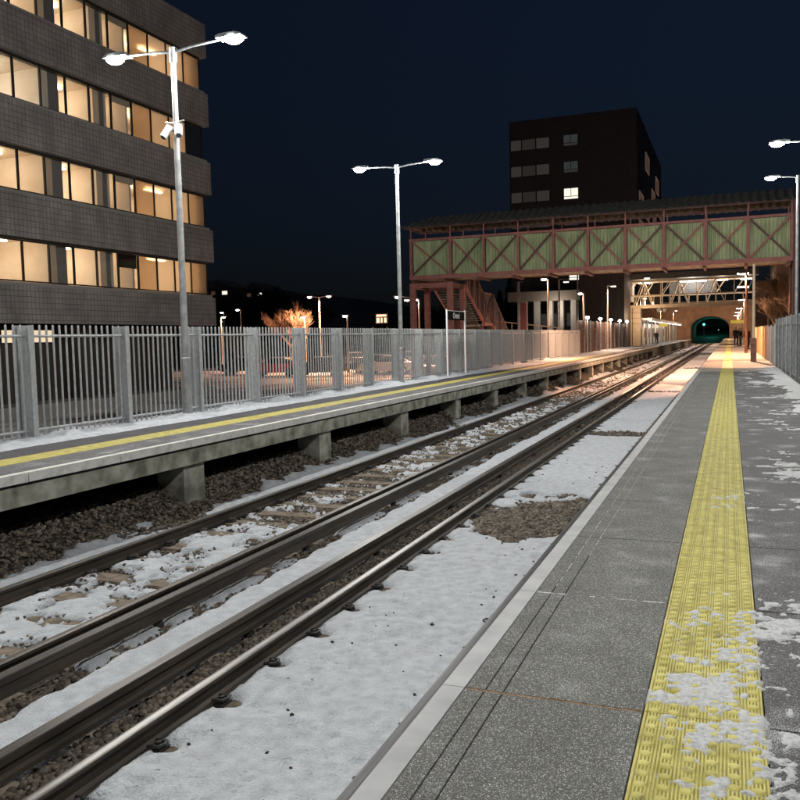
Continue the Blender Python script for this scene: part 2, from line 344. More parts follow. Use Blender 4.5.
# ================================================================== GROUND
def hz(X, Y):
    d = np.clip((-X - 50) / 60, 0, 1) * np.clip((Y - 60) / 90, 0, 1)
    return G - .03 + 15 * d ** 1.3 * (.7 + .6 * fbm(X, Y, 60, 3, 5)) + np.clip((Y - 205) / 60, 0, 1) * 8 * (X > -60)
xs = np.unique(np.concatenate([np.linspace(-900, -200, 12), np.linspace(-200, 60, 60), np.linspace(60, 900, 10)]))
ys = np.unique(np.concatenate([np.linspace(-300, 0, 5), np.linspace(0, 260, 60), np.linspace(260, 1200, 12)]))
struct(grid_mesh('ground', xs, ys, hz, 'ground'))
struct(MB().box(-75, -9.95, 2, 92, G - .02, G + .02).build('car_park_surface', 'carpark'))
struct(MB().box(1.93, 40, -12, TUN, -1.3, -.06).build('verge', 'verge'))
# track bed: a rough bed with stones and snow over it
def bedz(X, Y): return -1.105 + .02 * (fbm(X, Y, .13, 3, 3) - .5) + .39 * np.clip((-6.98 - X) / .68, 0, 1) ** 1.15 + .035 * np.clip(fbm(X, Y, .9, 2, 9) - .5, 0, 1) * (X < -6.9)
struct(grid_mesh('track_bed', np.arange(-9.9, -1.04, .1), np.concatenate([np.arange(-12, 2, 1.), np.arange(2, 30, .12), np.arange(30, TUN + 40, 1.)]), bedz, 'bed'))

def snow_m(X, Y):
    e = .05 * (fbm(X, Y, .22, 3, 21) - .5) * 2; e2 = .12 * (fbm(X, Y, .9, 3, 33) - .5) * 2
    a = np.minimum(X + 3.235 + e * .4, -1.0 - X)
    for (cx, cy, rx, ry) in ((-2.45, 10.9, .66, 1.5), (-2.3, 20.8, .95, .55), (-2.4, 36., .8, .5), (-2.2, 60, .8, 1.2)):
        d = (np.sqrt(((X - cx) / rx) ** 2 + ((Y - cy) / ry) ** 2) - 1) * min(rx, ry)
        a = np.minimum(a, d + e * 4.5 + e2 * 2.)
    # old footprints, clumps by the clips
    k = np.round((Y - 3.33) / .68); dy = Y - (3.33 + .68 * k)
    clip = np.sqrt((X + 3.13) ** 2 * 1.2 + dy ** 2) - .075
    a = np.minimum(a, clip + e * .6)
    b = np.minimum(X + 3.455 + e * .9, -3.30 - X)
    c = np.minimum(X + 4.40 + .14 * np.clip(np.sin(Y * .9), 0, 1) * 0 + e * 1.3 + e2 * .5, -3.76 - X + e * .3)
    c2 = np.minimum(np.minimum(X + 4.62, -4.455 - X) + .02, (fbm(X, Y, .5, 3, 44) - .56) * .5)
    # far four-foot: patches, thin over the sleepers
    k2 = np.round((Y - 3.6) / .68); ds = np.abs(Y - (3.6 + .68 * k2))
    onsl = np.clip((.17 - ds) / .05, 0, 1)
    th = .40 + .22 * np.clip((Y - 7) / 4, 0, 1) - .12 * np.clip((Y - 17) / 3, 0, 1) + .1 * np.clip((Y - 24) / 4, 0, 1) - .12 * np.clip((Y - 32) / 5, 0, 1)
    side = np.clip((-5.75 - X) / .5, 0, 1)
    dd = np.minimum(np.minimum(X + 6.37, -5.0 - X), (fbm(X, Y, .30, 4, 55) + .5 * (fbm(X, Y, .075, 3, 57) - .5) - th - .13 * onsl * (.4 + side)) * .45)
    w = .42 + .42 * fbm(X * 0, Y, 1.1, 3, 66) + .12 * np.clip((7 - Y) / 3, 0, 1)
    ee = np.minimum(X + 6.5 + w + e * 2, -6.50 - X)
    gap = (fbm(X * 0, Y, 2.1, 2, 77) - .27) * .6
    ee = np.minimum(ee, gap)
    return a, b, c, c2, dd, ee
def snowz(X, Y):
    a, b, c, c2, dd, ee = snow_m(X, Y)
    z = np.full(X.shape, -1.16)
    det = .014 * (fbm(X, Y, .09, 3, 88) - .5) + .03 * (fbm(X, Y, .6, 2, 99) - .5)
    def prof(m, base, t, k): return base + np.where(m > 0, t * (1 - np.exp(-np.maximum(m, 0) / k)), m * 1.5)
    rip = .006 * np.cos((Y - 3.67) * 2 * PI / .68)
    ballast = fbm(X, Y, .06, 2, 12) - .5
    pits = -.022 * np.clip((fbm(X, Y, .09, 3, 101) - .66) * 9, 0, 1) + .007 * (fbm(X, Y, .045, 2, 103) - .5)
    z = np.maximum(z, prof(a, -1.08, .065, .03) + det + rip + pits * (a > 0))
    z = np.maximum(z, prof(b, -1.08, .05, .02) + det * .6)
    z = np.maximum(z, prof(c, -1.09, .12, .06) + det * 1.1)
    z = np.maximum(z, prof(c2, -1.08, .05, .02) + det * .6)
    z = np.maximum(z, prof(dd, -1.075, .035, .025) + det * .5)
    z = np.maximum(z, prof(ee, 0, .075, .05) + bedz(X, Y) + .012 + det * 1.3)
    return z
def kp(X, Y, Z): return Z > bedz(X, Y) - .012
ysn = np.concatenate([np.arange(2.2, 9, .018), np.arange(9, 18, .035), np.arange(18, 40, .1), np.arange(40, 90, .35), np.arange(90, TUN + 1, 1.5)])
xsn = np.concatenate([np.arange(-7.3, -6.4, .03), np.arange(-6.4, -4.98, .022), np.arange(-4.7, -3.7, .022), np.arange(-3.5, -1.04, .022)])
so = grid_mesh('snow', xsn, ysn, snowz, 'snow', kp); tag(so, 'white snow lying over the sleepers and stones between the rails', 'snow', kind='stuff')
# ballast stones
def stones(x0, x1, y0, y1, dens, r):
    n = int((x1 - x0) * (y1 - y0) * dens); X = RNG.uniform(x0, x1, n); Y = RNG.uniform(y0, y1, n)
    return X, Y, RNG.uniform(.6, 1.25, n) * r
S = []
for a in ((-3.72, -3.44, 2.4, 20, 1500, .024), (-4.64, -4.36, 3, 22, 1500, .024), (-6.4, -5.0, 3, 9, 260, .022), (-6.4, -5.0, 9, 24, 420, .024), (-8.2, -6.6, 5, 12, 900, .027), (-8.0, -6.6, 12, 22, 520, .032), (-3.2, -1.7, 8.8, 13.2, 900, .024),
          (-8.2, -6.5, 22, 45, 90, .05), (-3.2, -1.7, 8.8, 13.2, 560, .026), (-3.3, -1.5, 19, 22.5, 260, .034), (-3.22, -1.1, 2.3, 14, 10, .02), (-3.3, -1.5, 26, 62, 40, .05), (-6.4, -5, 24, 60, 60, .045),
          (-3.66, -3.47, 20, 60, 150, .04), (-4.58, -4.4, 22, 60, 150, .04)):
    S.append(stones(*a))
X = concat([s[0] for s in S]); Y = concat([s[1] for s in S]); R = concat([s[2] for s in S])
zb = bedz(X, Y); zs = snowz(X, Y); under = zs > zb + .055
keepm = ~under | (RNG.random(len(X)) < .0)
zz = np.maximum(zb, np.where(zs > zb, zs - .012, zb)) + R * RNG.uniform(.05, .5, len(X))
zz = np.where(X < -6.9, zz + .03 * fbm(X, Y, .25, 2, 6), zz)
zz = np.where((X > -3.7) & ~((zs > zb)), np.maximum(zz, -1.08 + R * .4 + .02 * fbm(X, Y, .2, 2, 61)), zz)
zz = np.where((X < -4.36) & (X > -4.6) & ~((zs > zb)), np.maximum(zz, -1.08 + R * .5), zz)
P = np.stack([X, Y, zz], -1)[keepm]
V, F = scatter(P, R[keepm]); bo = raw_mesh('ballast', V, F, 'stone'); tag(bo, 'brown angular ballast stones between and beside the rails', 'ballast', kind='stuff')
# dark rocks poking out of the near snow
n = 90; X = RNG.uniform(-3.0, -1.9, n); Y = RNG.uniform(2.8, 16, n); P = np.stack([X, Y, snowz(X, Y) + .003], -1)
V, F = scatter(P, RNG.uniform(.004, .02, n) ** 1.0); bo2 = raw_mesh('loose_stones', V, F, 'bed'); tag(bo2, 'loose dark stones poking out of the snow by the near platform', 'stones', kind='stuff')

# ================================================================== RAILS
def rail_prof(x, top):
    half = [(.0, 0), (.017, -.0002), (.030, -.0015), (.036, -.008), (.036, -.030), (.030, -.040), (.009, -.050), (.009, -.125), (.030, -.142), (.070, -.152), (.070, -.160)]
    pts = [(x + a, top + b) for a, b in half] + [(x - a, top + b) for a, b in reversed(half[1:])]
    return pts[::-1]
def rail(x, top, label, head, group):
    b = MB(); pr = rail_prof(x, top); n = len(pr)
    mis = []
    for i in range(n):
        j = (i + 1) % n; mis.append(1 if min(pr[i][1], pr[j][1]) > top - .0005 else (2 if min(pr[i][1], pr[j][1]) > top - .0085 else 0))
    y = -6.
    b.extrude_y(pr, -6, TUN + 38, 0, mis, True)
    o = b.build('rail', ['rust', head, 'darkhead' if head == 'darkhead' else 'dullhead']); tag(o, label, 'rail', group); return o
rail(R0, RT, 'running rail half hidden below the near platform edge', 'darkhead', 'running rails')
rail(R1, RT, 'bright polished running rail on the snowy near track', 'shiny', 'running rails')
rail(R3, RT, 'brown running rail just behind the outer conductor rail of the far track', 'dullhead', 'running rails')
rail(R4, RT, 'running rail nearest the far platform with snow along its foot', 'dullhead', 'running rails')
def crail(x, top, label):
    root = thing('conductor_rail', (x, 2, G + .2), label, 'rail', 'conductor rails')
    pr = [(.042, 0), (.046, -.008), (.046, -.05), (.028, -.058), (.028, -.105), (.055, -.115), (.055, -.145)]
    pts = [(x + a, top + b) for a, b in pr] + [(x - a, top + b) for a, b in reversed(pr)]
    pts = pts[::-1]; n = len(pts); b = MB(); mis = [1 if min(pts[i][1], pts[(i + 1) % n][1]) > top - .0085 else 0 for i in range(n)]
    b.extrude_y(pts, -6, TUN + 30, 0, mis); b.build('conductor_bar', ['rust', 'third'], root)
    for k in range(22):
        y = 3.1 + k * 2.72; i = MB(); i.tube([(x, y, -1.10), (x, y, -1.06), (x, y, top - .145)], [.055, .05, .04], 12)
        i.build('insulator', 'iron', root)
crail(C1, RT + .075, 'dark raised conductor rail beside the bright near rail')
crail(C2, RT + .075, 'dark raised conductor rail beyond the smooth snow mound')
# sleepers
def sleeper(xc, label, group, half=1.25):
    root = thing('sleeper', (xc, 3.33, -1.16), label, 'sleeper', group); b = MB()
    y = 3.33; pr = [(-half, -1.2), (half, -1.2), (half, -1.088), (half - .03, -1.077), (-half + .03, -1.077), (-half, -1.088)]
    pr2 = [(xc + a, c) for a, c in pr]
    b.extrude_y(pr2[::-1], y - .125, y + .125); b.build('sleeper_body', 'sleeper', root)
    for rx in (-.755, .755):
        for s in (-1, 1):
            c = MB(); X = xc + rx + s * .105; 
            c.box(X - .035, X + .035, y - .06, y + .06, -1.08, -1.055)
            c.tube([(X - s * .05, y - .045, -1.035), (X + s * .03, y - .04, -1.03), (X + s * .045, y, -1.03), (X + s * .03, y + .04, -1.03), (X - s * .05, y + .045, -1.035)], .012, 6)
            c.tube([(X, y, -1.08), (X, y, -1.015)], .02, 6)
            c.build('rail_clip', 'iron', root)
    return root
def sleepers(xc, y0, label, group):
    p = sleeper(xc, label, group); full = 0
    for k in range(110):
        y = y0 + .68 * k - 1.36
        if k == 0: o = p
        elif y < 34: o = copy_tree(p)
        else:
            o = body.copy(); COL.objects.link(o); o.parent = None; o.name = 'sleeper'; tag(o, label, 'sleeper', group)
            o.location = (xc, y, -1.16); continue
        o.location.y = y
        if k == 0: body = [c for c in p.children if c.name.startswith('sleeper_body')][0]
sleepers((R0 + R1) / 2, 3.33, 'concrete sleeper buried under snow on the near track, black clips showing', 'sleepers of the near track')
sleepers((R3 + R4) / 2, 3.6, 'brown concrete sleeper half cleared of snow on the far track', 'sleepers of the far track')

# ================================================================== NEAR PLATFORM
np_root = MB()
np_root.box(-1.0, 1.93, -12, TUN - .2, -1.3, -.014)
NP = struct(np_root.build('near_platform', ['groove']))
joints = [-12., -6.12, -4.81, -3.5, -2.19, -.88, .43, 1.74, 3.05, 4.36, 5.67, 7.02, 8.3, 9.6, 10.8, 12.2, 13.5, 14.85, 16.2, 17.5, 18.8, 20.1, 22.3, 24.5, 26.8, 29., 31.1]
g = .0035
for nm, x0, x1, mt in (('paving', -.952, -.878, 'asph_left'), ('paving', -.871, -.807, 'asph_left'), ('paving', -.800, -.287, 'asph_left'), ('paving', .124, 1.93, 'asph_right')):
    b = MB()
    for a, c in zip(joints[:-1], joints[1:]):
        gg = g * (2 if c in (3.05, 4.36) or a in (3.05, 4.36) else 1); b.box(x0, x1, a + gg, c - gg, -.05, 0)
    b.build(nm, mt, NP)
b = MB(); 
for a, c in zip(joints[:-1], joints[1:]): b.box(-1.046, -.957, a + .002, c - .002, -.11, .002)
for k in range(60):
    a = 31.1 + k * 2.65; b.box(-1.046, -.957, a + .002, min(a + 2.65, TUN - .3) - .002, -.11, .002)
b.build('coping', 'coping', NP)
MB().box(-1.03, -1.0, -12, TUN - .3, -1.3, -.11).build('platform_wall', 'concrete', NP)
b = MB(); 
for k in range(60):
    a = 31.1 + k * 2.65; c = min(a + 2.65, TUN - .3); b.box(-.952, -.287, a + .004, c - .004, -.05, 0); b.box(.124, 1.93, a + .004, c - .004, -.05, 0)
b.build('paving', 'slab_warm_lit', NP)
b = MB(); b.box(-.95, -.287, 3.040, 3.060, -.02, -.0015); b.build('joint_sealant', 'rustjoint', NP)
b = MB(); b.box(-.95, -.287, 4.354, 4.366, -.02, -.001); b.box(-.876, -.873, 4.5, 31, -.02, -.001); b.box(-.805, -.802, 5.2, 31, -.02, -.001)
for j in joints[13:]: b.box(-.95, -.287, j - .004, j + .004, -.02, -.001)
b.build('joint_frost', 'frostjoint', NP)
# tactile strip: ribs and blisters are real
tx0, tx1 = -.281, .119; b = MB(); prof = [(tx0, -.03), (tx1, -.03), (tx1, .0)]
nrib = 36; wv = (tx1 - tx0) / nrib
for k in reversed(range(nrib)):
    x = tx0 + wv * k; prof += [(x + wv * .88, .001), (x + wv * .74, .0042), (x + wv * .38, .0042), (x + wv * .24, .001)]
prof += [(tx0, 0)]
tj = [-12., -2.19, -.88, .43, 1.74, 3.05, 4.36, 5.67, 7.02, 8.3, 9.6, 10.8, 12.2, 13.5, 14.85, 16.2, 17.5, 18.8, 20.1, 22.3, 24.5, 26.8, 29., 31.1]
misr = [1 if (i >= 2 and i < len(prof) - 2 and max(prof[i][1], prof[i + 1][1]) <= .0011) else 0 for i in range(len(prof))]
for a, c in zip(tj[:-1], tj[1:]): b.extrude_y(prof, a + .003, c - .003, 0, misr)
for k in range(60):
    a = 31.1 + k * 2.65; b.box(tx0, tx1, a + .004, min(a + 2.65, TUN - .3) - .004, -.03, .002)
TS = b.build('tactile_strip', ['yellow', 'yellow_grime'], NP)
dv, df = [], []; n8 = 10
ring = [(.021, .002), (.0185, .006), (.011, .0082)]
base = [(r * math.cos(2 * PI * k / n8), r * math.sin(2 * PI * k / n8), z) for r, z in ring for k in range(n8)]
bf = [(i * n8 + k, i * n8 + (k + 1) % n8, (i + 1) * n8 + (k + 1) % n8, (i + 1) * n8 + k) for i in range(2) for k in range(n8)]
for c in range(6):
    x = tx0 + .0333 + c * .0667; ny = 330
    for k in range(ny):
        y = 2.0 + k * .0667; o = len(dv); dv += [(x + p[0], y + p[1], p[2]) for p in base]; df += [tuple(i + o for i in f) for f in bf] + [tuple(o + 2 * n8 + q for q in range(n8))]
b = MB(); b.v = dv; b.f = df; b.m = [0] * len(df); b.build('blisters', 'yellow', TS, True)
b = MB()
for c in range(6): b.box(tx0 + .0333 + c * .0667 - .014, tx0 + .0333 + c * .0667 + .014, 24, 120, .002, .0045)
b.build('blisters', 'yellow_dirty', TS)

# snow on near platform
def psnow(X, Y):
    n1 = fbm(X, Y * .75, .5, 5, 201); n2 = fbm(X * .35, Y, .11, 4, 222); big = fbm(X, Y, 1.5, 3, 240)
    right = np.clip((X - .12) / 1.5, 0, 1)
    m = n1 * .62 + n2 * .42 - .68 - .035 * np.clip((Y - 7) / 4, 0, 1) + .12 * (big - .5) * 2
    m = m + .30 * np.clip((X - .95) / .6, 0, 1) + .05 * right + (fbm(X, Y, .045, 3, 236) - .5) * .22
    # a trodden spill across the strip close by
    d1 = 1 - np.sqrt(((X - .30) / .50) ** 2 + ((Y - 4.12) / .38) ** 2); d2 = 1 - np.sqrt(((X + .09) / .15) ** 2 + ((Y - 3.2) / .55) ** 2)
    d3 = 1 - np.sqrt(((X - .04) / .10) ** 2 + ((Y - 3.05) / .3) ** 2); d4 = 1 - np.sqrt(((X - .35) / .35) ** 2 + ((Y - 2.65) / .5) ** 2)
    d5 = 1 - np.sqrt(((X + .12) / .14) ** 2 + ((Y - 4.25) / .13) ** 2); d6 = 1 - np.sqrt(((X - .0) / .2) ** 2 + ((Y - 3.75) / .35) ** 2)
    d7 = 1 - np.sqrt(((X + .03) / .045) ** 2 + ((Y - 2.55) / .28) ** 2); d8 = 1 - np.sqrt(((X - .0) / .12) ** 2 + ((Y - 7.3) / .3) ** 2)
    D = -.06 + np.maximum.reduce([d1, d2, d3, d4, d5 * 1.2, d6 * .75, d7 * 1.3, d8 * .5])
    rough = fbm(X, Y, .10, 5, 230) - .5; fine = fbm(X, Y, .03, 3, 235) - .5
    m2 = np.clip(D, -1, .5) * .42 + rough * 1.1 + fine * .75 - .13
    m = np.where(X < .125, m2, np.maximum(m, m2 * .9))
    m = np.where(X < -.285, -1, m)
    return m
def psz(X, Y):
    m = psnow(X, Y); t = .006 + .028 * np.clip(X - .3, 0, 1)
    det = .009 * (fbm(X, Y, .035, 3, 260) - .5)
    base = np.where(X < .122, .002, 0)
    return base + np.where(m > 0, t * (1 - np.exp(-np.maximum(m, 0) / .05)) + det, np.maximum(m * .15, -.02) - .001)
def kk2(X, Y, Z): return Z > -.0015
b1 = grid_mesh('snow', np.arange(-.29, 1.62, .009), np.concatenate([np.arange(2., 6.5, .010), np.arange(6.5, 12, .022)]), psz, 'snow_dirty', kk2)
tag(b1, 'trodden snow and slush across the yellow tactile strip and wet asphalt', 'snow', kind='stuff')
b1 = grid_mesh('snow', np.arange(-.29, 1.62, .03), np.concatenate([np.arange(12, 35, .06)]), psz, 'snow_dirty', kk2)
tag(b1, 'thin streaks of snow along the foot of the right-hand fence', 'snow', kind='stuff')

# ================================================================== FAR PLATFORM
FE = -7.138; FB = -9.85; YF0, YF1 = -8., 178.
FP = MB(); FP.box(-10.3, -7.85, YF0, YF1, -.16, -.002); FP = struct(FP.build('far_platform', 'asph_dark'))
MB().box(-7.851, FE - .10, YF0, YF1, -.15, .001).build('paving', 'asph_far', FP)
MB().box(-8.30, -7.86, YF0, 62, -.05, .002).build('yellow_line', 'yellow_dirty', FP)
b = MB(); y = YF0
while y < 100: b.box(FE - .10, FE, y + .004, y + 1.49, -.1, .006); y += 1.5
b.box(FE - .1, FE, y, YF1, -.1, .006)
b.build('coping', 'white_paint', FP)
MB().box(FE - .30, FE - .04, YF0, 88, -.36, -.14).build('edge_beam', 'concrete', FP)
for k in range(-3, 18):
    y = 10.2 + 4.27 * k; b = MB(); b.box(-7.72, FE - .12, y - .25, y + .25, -1.2, -.36); b.box(-9.6, -7.72, y - .16, y + .16, -.42, -.16); b.build('pier', 'concrete', FP)
MB().box(-10.2, -9.7, YF0, YF1, -1.3, -.16).build('back_wall', 'dark_clad', FP)
MB().box(-9.9, FE - .06, 88, YF1, -1.3, -.16).build('solid_wall', 'concrete', FP)
def fsz(X, Y):
    base = .002; w = -9.02 + .08 * (fbm(X * 0, Y, .9, 3, 300) - .5) * 2 + np.clip((Y - 30) / 18, 0, 1) * .75
    m = w - X + .06 * (fbm(X, Y, .25, 3, 310) - .5)
    lump = .085 * np.clip((fbm(X, Y, .75, 3, 320) - .56) * 6, 0, 1) * np.clip((-9.15 - X) / .25, 0, 1)
    return base + np.where(m > 0, .022 * (1 - np.exp(-np.maximum(m, 0) / .03)) + lump + .01 * (fbm(X, Y, .1, 2, 330) - .5), m * .3)
b1 = grid_mesh('snow', np.arange(-10.05, -8.0, .05), np.concatenate([np.arange(4, 32, .07), np.arange(32, 90, .25)]), fsz, 'snow', lambda X, Y, Z: Z > .0)
tag(b1, 'ridge of swept snow along the foot of the far platform fence', 'snow', kind='stuff')

# ================================================================== FENCES
def post_mb(x, y, s, z1=1.70, mat_=None):
    b = MB(); d = .27   # deep section, s=+1 front face towards +x
    b.box(x - d / 2, x + d / 2, y - .012, y + .012, -.02, z1)
    for e in (-1, 1): b.box(x + e * d / 2 - .008, x + e * d / 2 + .008, y - .05, y + .05, -.02, z1 + .003)
    b.box(x - d / 2 - .02, x + d / 2 + .02, y - .07, y + .07, -.02, .012)
    return b
def panel_mb(x, y0, y1, z1=1.71, sp=.137, top=1.54):
    b = MB(); L_ = y1 - y0; n = int(round(L_ / sp))
    for z in (.12, top): b.tube([(x, y0, z), (x, y1, z)], .021, 8)
    for k in range(n):
        y = y0 + (k + .5) * L_ / n
        b.tube([(x, y, .0), (x, y, z1 - .02), (x, y, z1)], [.0175, .0175, .008], 6)
    return b
def fence(x, ys, label, group, m='galv', z1=1.71, top=1.54, px=0, sp=.137):
    r = thing('railing_fence', (x, ys[0], 0), label, 'fence', group)
    for y in ys:
        po = post_mb(x + px, y, 1, z1 - .01 if m == 'galv' else 1.58).build('post', m, r)
        if m != 'galv': MB().tube([(x + px - .165, y, .0), (x + px - .165, y, z1), (x + px - .165, y, z1 + .02)], [.022, .022, .01], 8).build('bright_edge_bar', 'pole', po)  # added pale bar stands in for the bright lit edge of each post
    for a, c in zip(ys[:-1], ys[1:]): panel_mb(x, a + .05, c - .05, z1, sp, top).build('bar_panel', m, r)
    return r
ysF = [9.72 + 2.155 * k for k in range(-3, 24)]
fence(-9.8, ysF, 'long galvanised vertical-bar fence with deep posts along the far platform', 'steel fences', px=-.05)
ysR = [35.6 - 2.155 * k for k in range(0, 16)][::-1]
fence(1.70, ysR, 'galvanised vertical-bar fence at the right edge of the near platform', 'steel fences', 'galv_dark', z1=1.80, top=1.54, px=.13, sp=.2)
# tall boarded fence under the row of small lamps
r = thing('boarded_fence', (-10.0, 59.5, 0), 'tall brown boarded fence on the far platform below a row of small lamps', 'fence')
for k in range(11):
    y0 = 59.6 + k * 2.9; b = MB()
    nb = 14
    for q in range(nb): b.box(-10.02 - (.025 if q % 2 else 0), -9.98 - (.025 if q % 2 else 0), y0 + q * 2.9 / nb + .004, y0 + (q + 1) * 2.9 / nb - .004, .02, 2.42)
    b.build('board_panel', 'brownclad', r)
    MB().box(-9.975, -9.86, y0 - .05, y0 + .05, 0, 2.48).build('post', 'galv_dark', r)
for y in (63.2, 69.9, 76.3, 82.8, 89.0):
    t = thing('fence_lamp', (-9.83, y, 0), 'small round white lamp on a short pole against the boarded fence', 'lamp', 'row of small lamps above the boarded fence')
    MB().tube([(-9.8, y, 0), (-9.8, y, 2.6)], .035, 8).build('pole', 'galv', t)
    b = MB(); v, f = ico(); b.add([(-9.8 + a * .15, y + c * .15, 2.66 + d * .12) for a, c, d in v], [tuple(q) for q in f]); b.build('lamp_globe', 'led_far', t, True)
    light('POINT', (-9.55, y - .1, 2.55), 60, (1, .8, .62), t, .1)

r = thing('corrugated_fence', (1.66, 35.7, 0), 'pale ribbed metal fence between the steel bars and the timber boards', 'fence'); b = MB()
for q in range(24): b.box(1.66 - (.02 if q % 2 else 0), 1.69, 35.8 + q * .26, 35.8 + q * .26 + .26, .02, 1.54)
b.build('ribbed_panel', 'pole', r)
for y in (35.8, 38.9, 42.05): MB().box(1.60, 1.66, y - .04, y + .04, 0, 1.6).build('post', 'galv', r)
r = thing('timber_fence', (1.66, 42.1, 0), 'warm timber board fence lit orange beside the right platform', 'fence')
for k in range(9):
    b = MB(); y0 = 42.1 + k * 2.6
    for q in range(13): b.box(1.66 - (.018 if q % 2 else 0), 1.69, y0 + q * .2 + .004, y0 + q * .2 + .196, .03, 1.56 + .01 * (q % 3))
    b.build('board_panel', 'timber', r); MB().box(1.58, 1.66, y0 - .05, y0 + .05, 0, 1.62).build('post', 'timber', r)

# ================================================================== LAMPS
LW = (1, .975, .92)
def lum_head(t, x, y, z, dirx, e, col=LW, energy=1700., size=.33):
    """flat LED lantern at the end of an arm, facing down"""
    b = MB(); s = dirx
    prof = [(0, .035), (.12, .06), (.42, .05), (.52, .015), (.52, -.01), (.0, -.01)]
    pts = [(x + s * (a - .1), z + c) for a, c in prof]
    if s < 0: pts = pts[::-1]
    b.extrude_y(pts[::-1], y - .13, y + .13); h = b.build('lamp_head', 'galv_dark', t)
    b = MB()
    # shallow bowl lens
    n = 14; vs = [(x + s * .22, y, z - .115)]; fs = []
    for i, (rr, dz) in enumerate(((.55, -.10), (.9, -.055), (1., -.008))):
        for k in range(n): vs.append((x + s * .22 + math.cos(2 * PI * k / n) * .2 * rr, y + math.sin(2 * PI * k / n) * .15 * rr, z + dz))
    for k in range(n): fs.append((0, 1 + (k + 1) % n, 1 + k))
    for i in range(2):
        for k in range(n): a = 1 + i * n + k; c = 1 + i * n + (k + 1) % n; fs.append((a, c, c + n, a + n))
    b.add(vs, fs); b.build('lamp_lens', e, h, True)
    light('POINT', (x + s * .22, y, z - .17), energy, col, t, .06)
def twin_lamp(x, y, z, reach, label, energy, base_mat='pole', cam=False, group='tall platform lamps', single=0, lens='led', tilt=(0., .0)):
    t = thing('platform_lamp', (x, y, 0), label, 'lamp post', group)
    b = MB(); b.tube([(x, y, 0), (x, y, 1.1), (x, y, 1.12), (x, y, z * .99)], [.088, .086, .066, .048], 14); b.box(x - .15, x + .15, y - .15, y + .15, 0, .02)
    b.build('pole', base_mat, t, False)
    MB().tube([(x, y, z * .97), (x, y, z + .06)], .07, 12).build('pole_cap', 'galv_dark', t)
    for s in ((-1, 1) if not single else (single,)):
        MB().tube([(x, y, z - .02), (x + s * reach * .35, y, z + .03 + tilt[0]), (x + s * (reach - .1), y, z + .06 + tilt[0])], [.03, .025, .022], 8).build('arm', 'galv_dark', t)
        lum_head(t, x + s * (reach - .1), y, z + .06 + tilt[0], s, lens, energy=energy)
    if cam:
        k = thing('security_camera', (x, y, 5.35), 'pair of white security cameras strapped halfway up the nearest left lamp post', 'camera')
        for s in (-1, 1):
            b = MB(); b.tube([(x + s * .09, y - .06, 5.40), (x + s * .17, y - .17, 5.2)], [.072, .065], 12); b.build('camera_housing', 'white', k)
            MB().tube([(x + s * .17, y - .17, 5.2), (x + s * .177, y - .18, 5.185)], .045, 12).build('camera_lens', 'glass_dark', k)
        b = MB(); b.tube([(x, y, 5.33), (x, y, 5.37)], .1, 14); b.tube([(x - .2, y - .03, 5.5), (x, y - .07, 5.46), (x + .2, y - .03, 5.5)], .014, 6); b.build('bracket', 'galv', k)
    return t
twin_lamp(-9.62, 13.4, 6.78, 1.2, 'tall twin-arm lamp post in front of the office block, security cameras on it', 800, cam=True)
twin_lamp(-9.36, 24.0, 6.55, 1.1, 'tall twin-arm lamp post left of the footbridge', 800)
twin_lamp(-9.6, 2.5, 6.78, 1.2, 'twin-arm lamp post behind the viewer on the far platform', 800)
twin_lamp(2.27, 34., 6.88, .78, 'lamp post rising behind the right-hand fence at the picture edge', 500, single=-1)
twin_lamp(2.27, 26., 6.5, .95, 'lamp post just outside the right edge whose lamp hangs high over the platform', 900, single=-1)
twin_lamp(2.27, 14.6, 6.7, 1.0, 'lamp post beyond the right edge of the view, high over the platform', 1020, single=-1)
twin_lamp(2.27, 3.5, 6.7, 1.0, 'lamp post beside the viewer on the near platform', 1020, single=-1)
twin_lamp(2.27, -8, 6.7, 1.0, 'lamp post behind the viewer on the near platform', 1020, single=-1)

# ================================================================== STATION SIGN
t = thing('station_sign', (-9.4, 29.7, 0), 'black station name board between two white poles against the far fence', 'sign')
for y in (28.66, 30.84): MB().tube([(-9.4, y, 0), (-9.4, y, 2.40)], .032, 10).build('post', 'white', t)
bd = MB().box(-9.43, -9.39, 28.72, 30.78, 2.02, 2.34).build('sign_board', 'sign_black', t)
MB().box(-9.435, -9.385, 28.7, 30.8, 2.345, 2.365).build('sign_rim', 'white', t)
cu = bpy.data.curves.new('lettering', 'FONT'); cu.body = 'Oxted'; cu.size = .30; cu.extrude = .002; cu.align_x = 'CENTER'; cu.align_y = 'CENTER'
tx = bpy.data.objects.new('lettering', cu); COL.objects.link(tx); tx.parent = t; tx.location = (.016, 0.05, 2.18); tx.rotation_euler = (PI / 2, 0, PI / 2); cu.materials.append(M['white_dim'])
bpy.context.view_layer.update(); me = bpy.data.meshes.new_from_object(tx.evaluated_get(bpy.context.evaluated_depsgraph_get())); tm = bpy.data.objects.new('lettering', me); COL.objects.link(tm); tm.parent = t; tm.location = tx.location; tm.rotation_euler = tx.rotation_euler
bpy.data.objects.remove(tx); tm.name = 'lettering'
if not me.materials: me.materials.append(M['white_dim'])

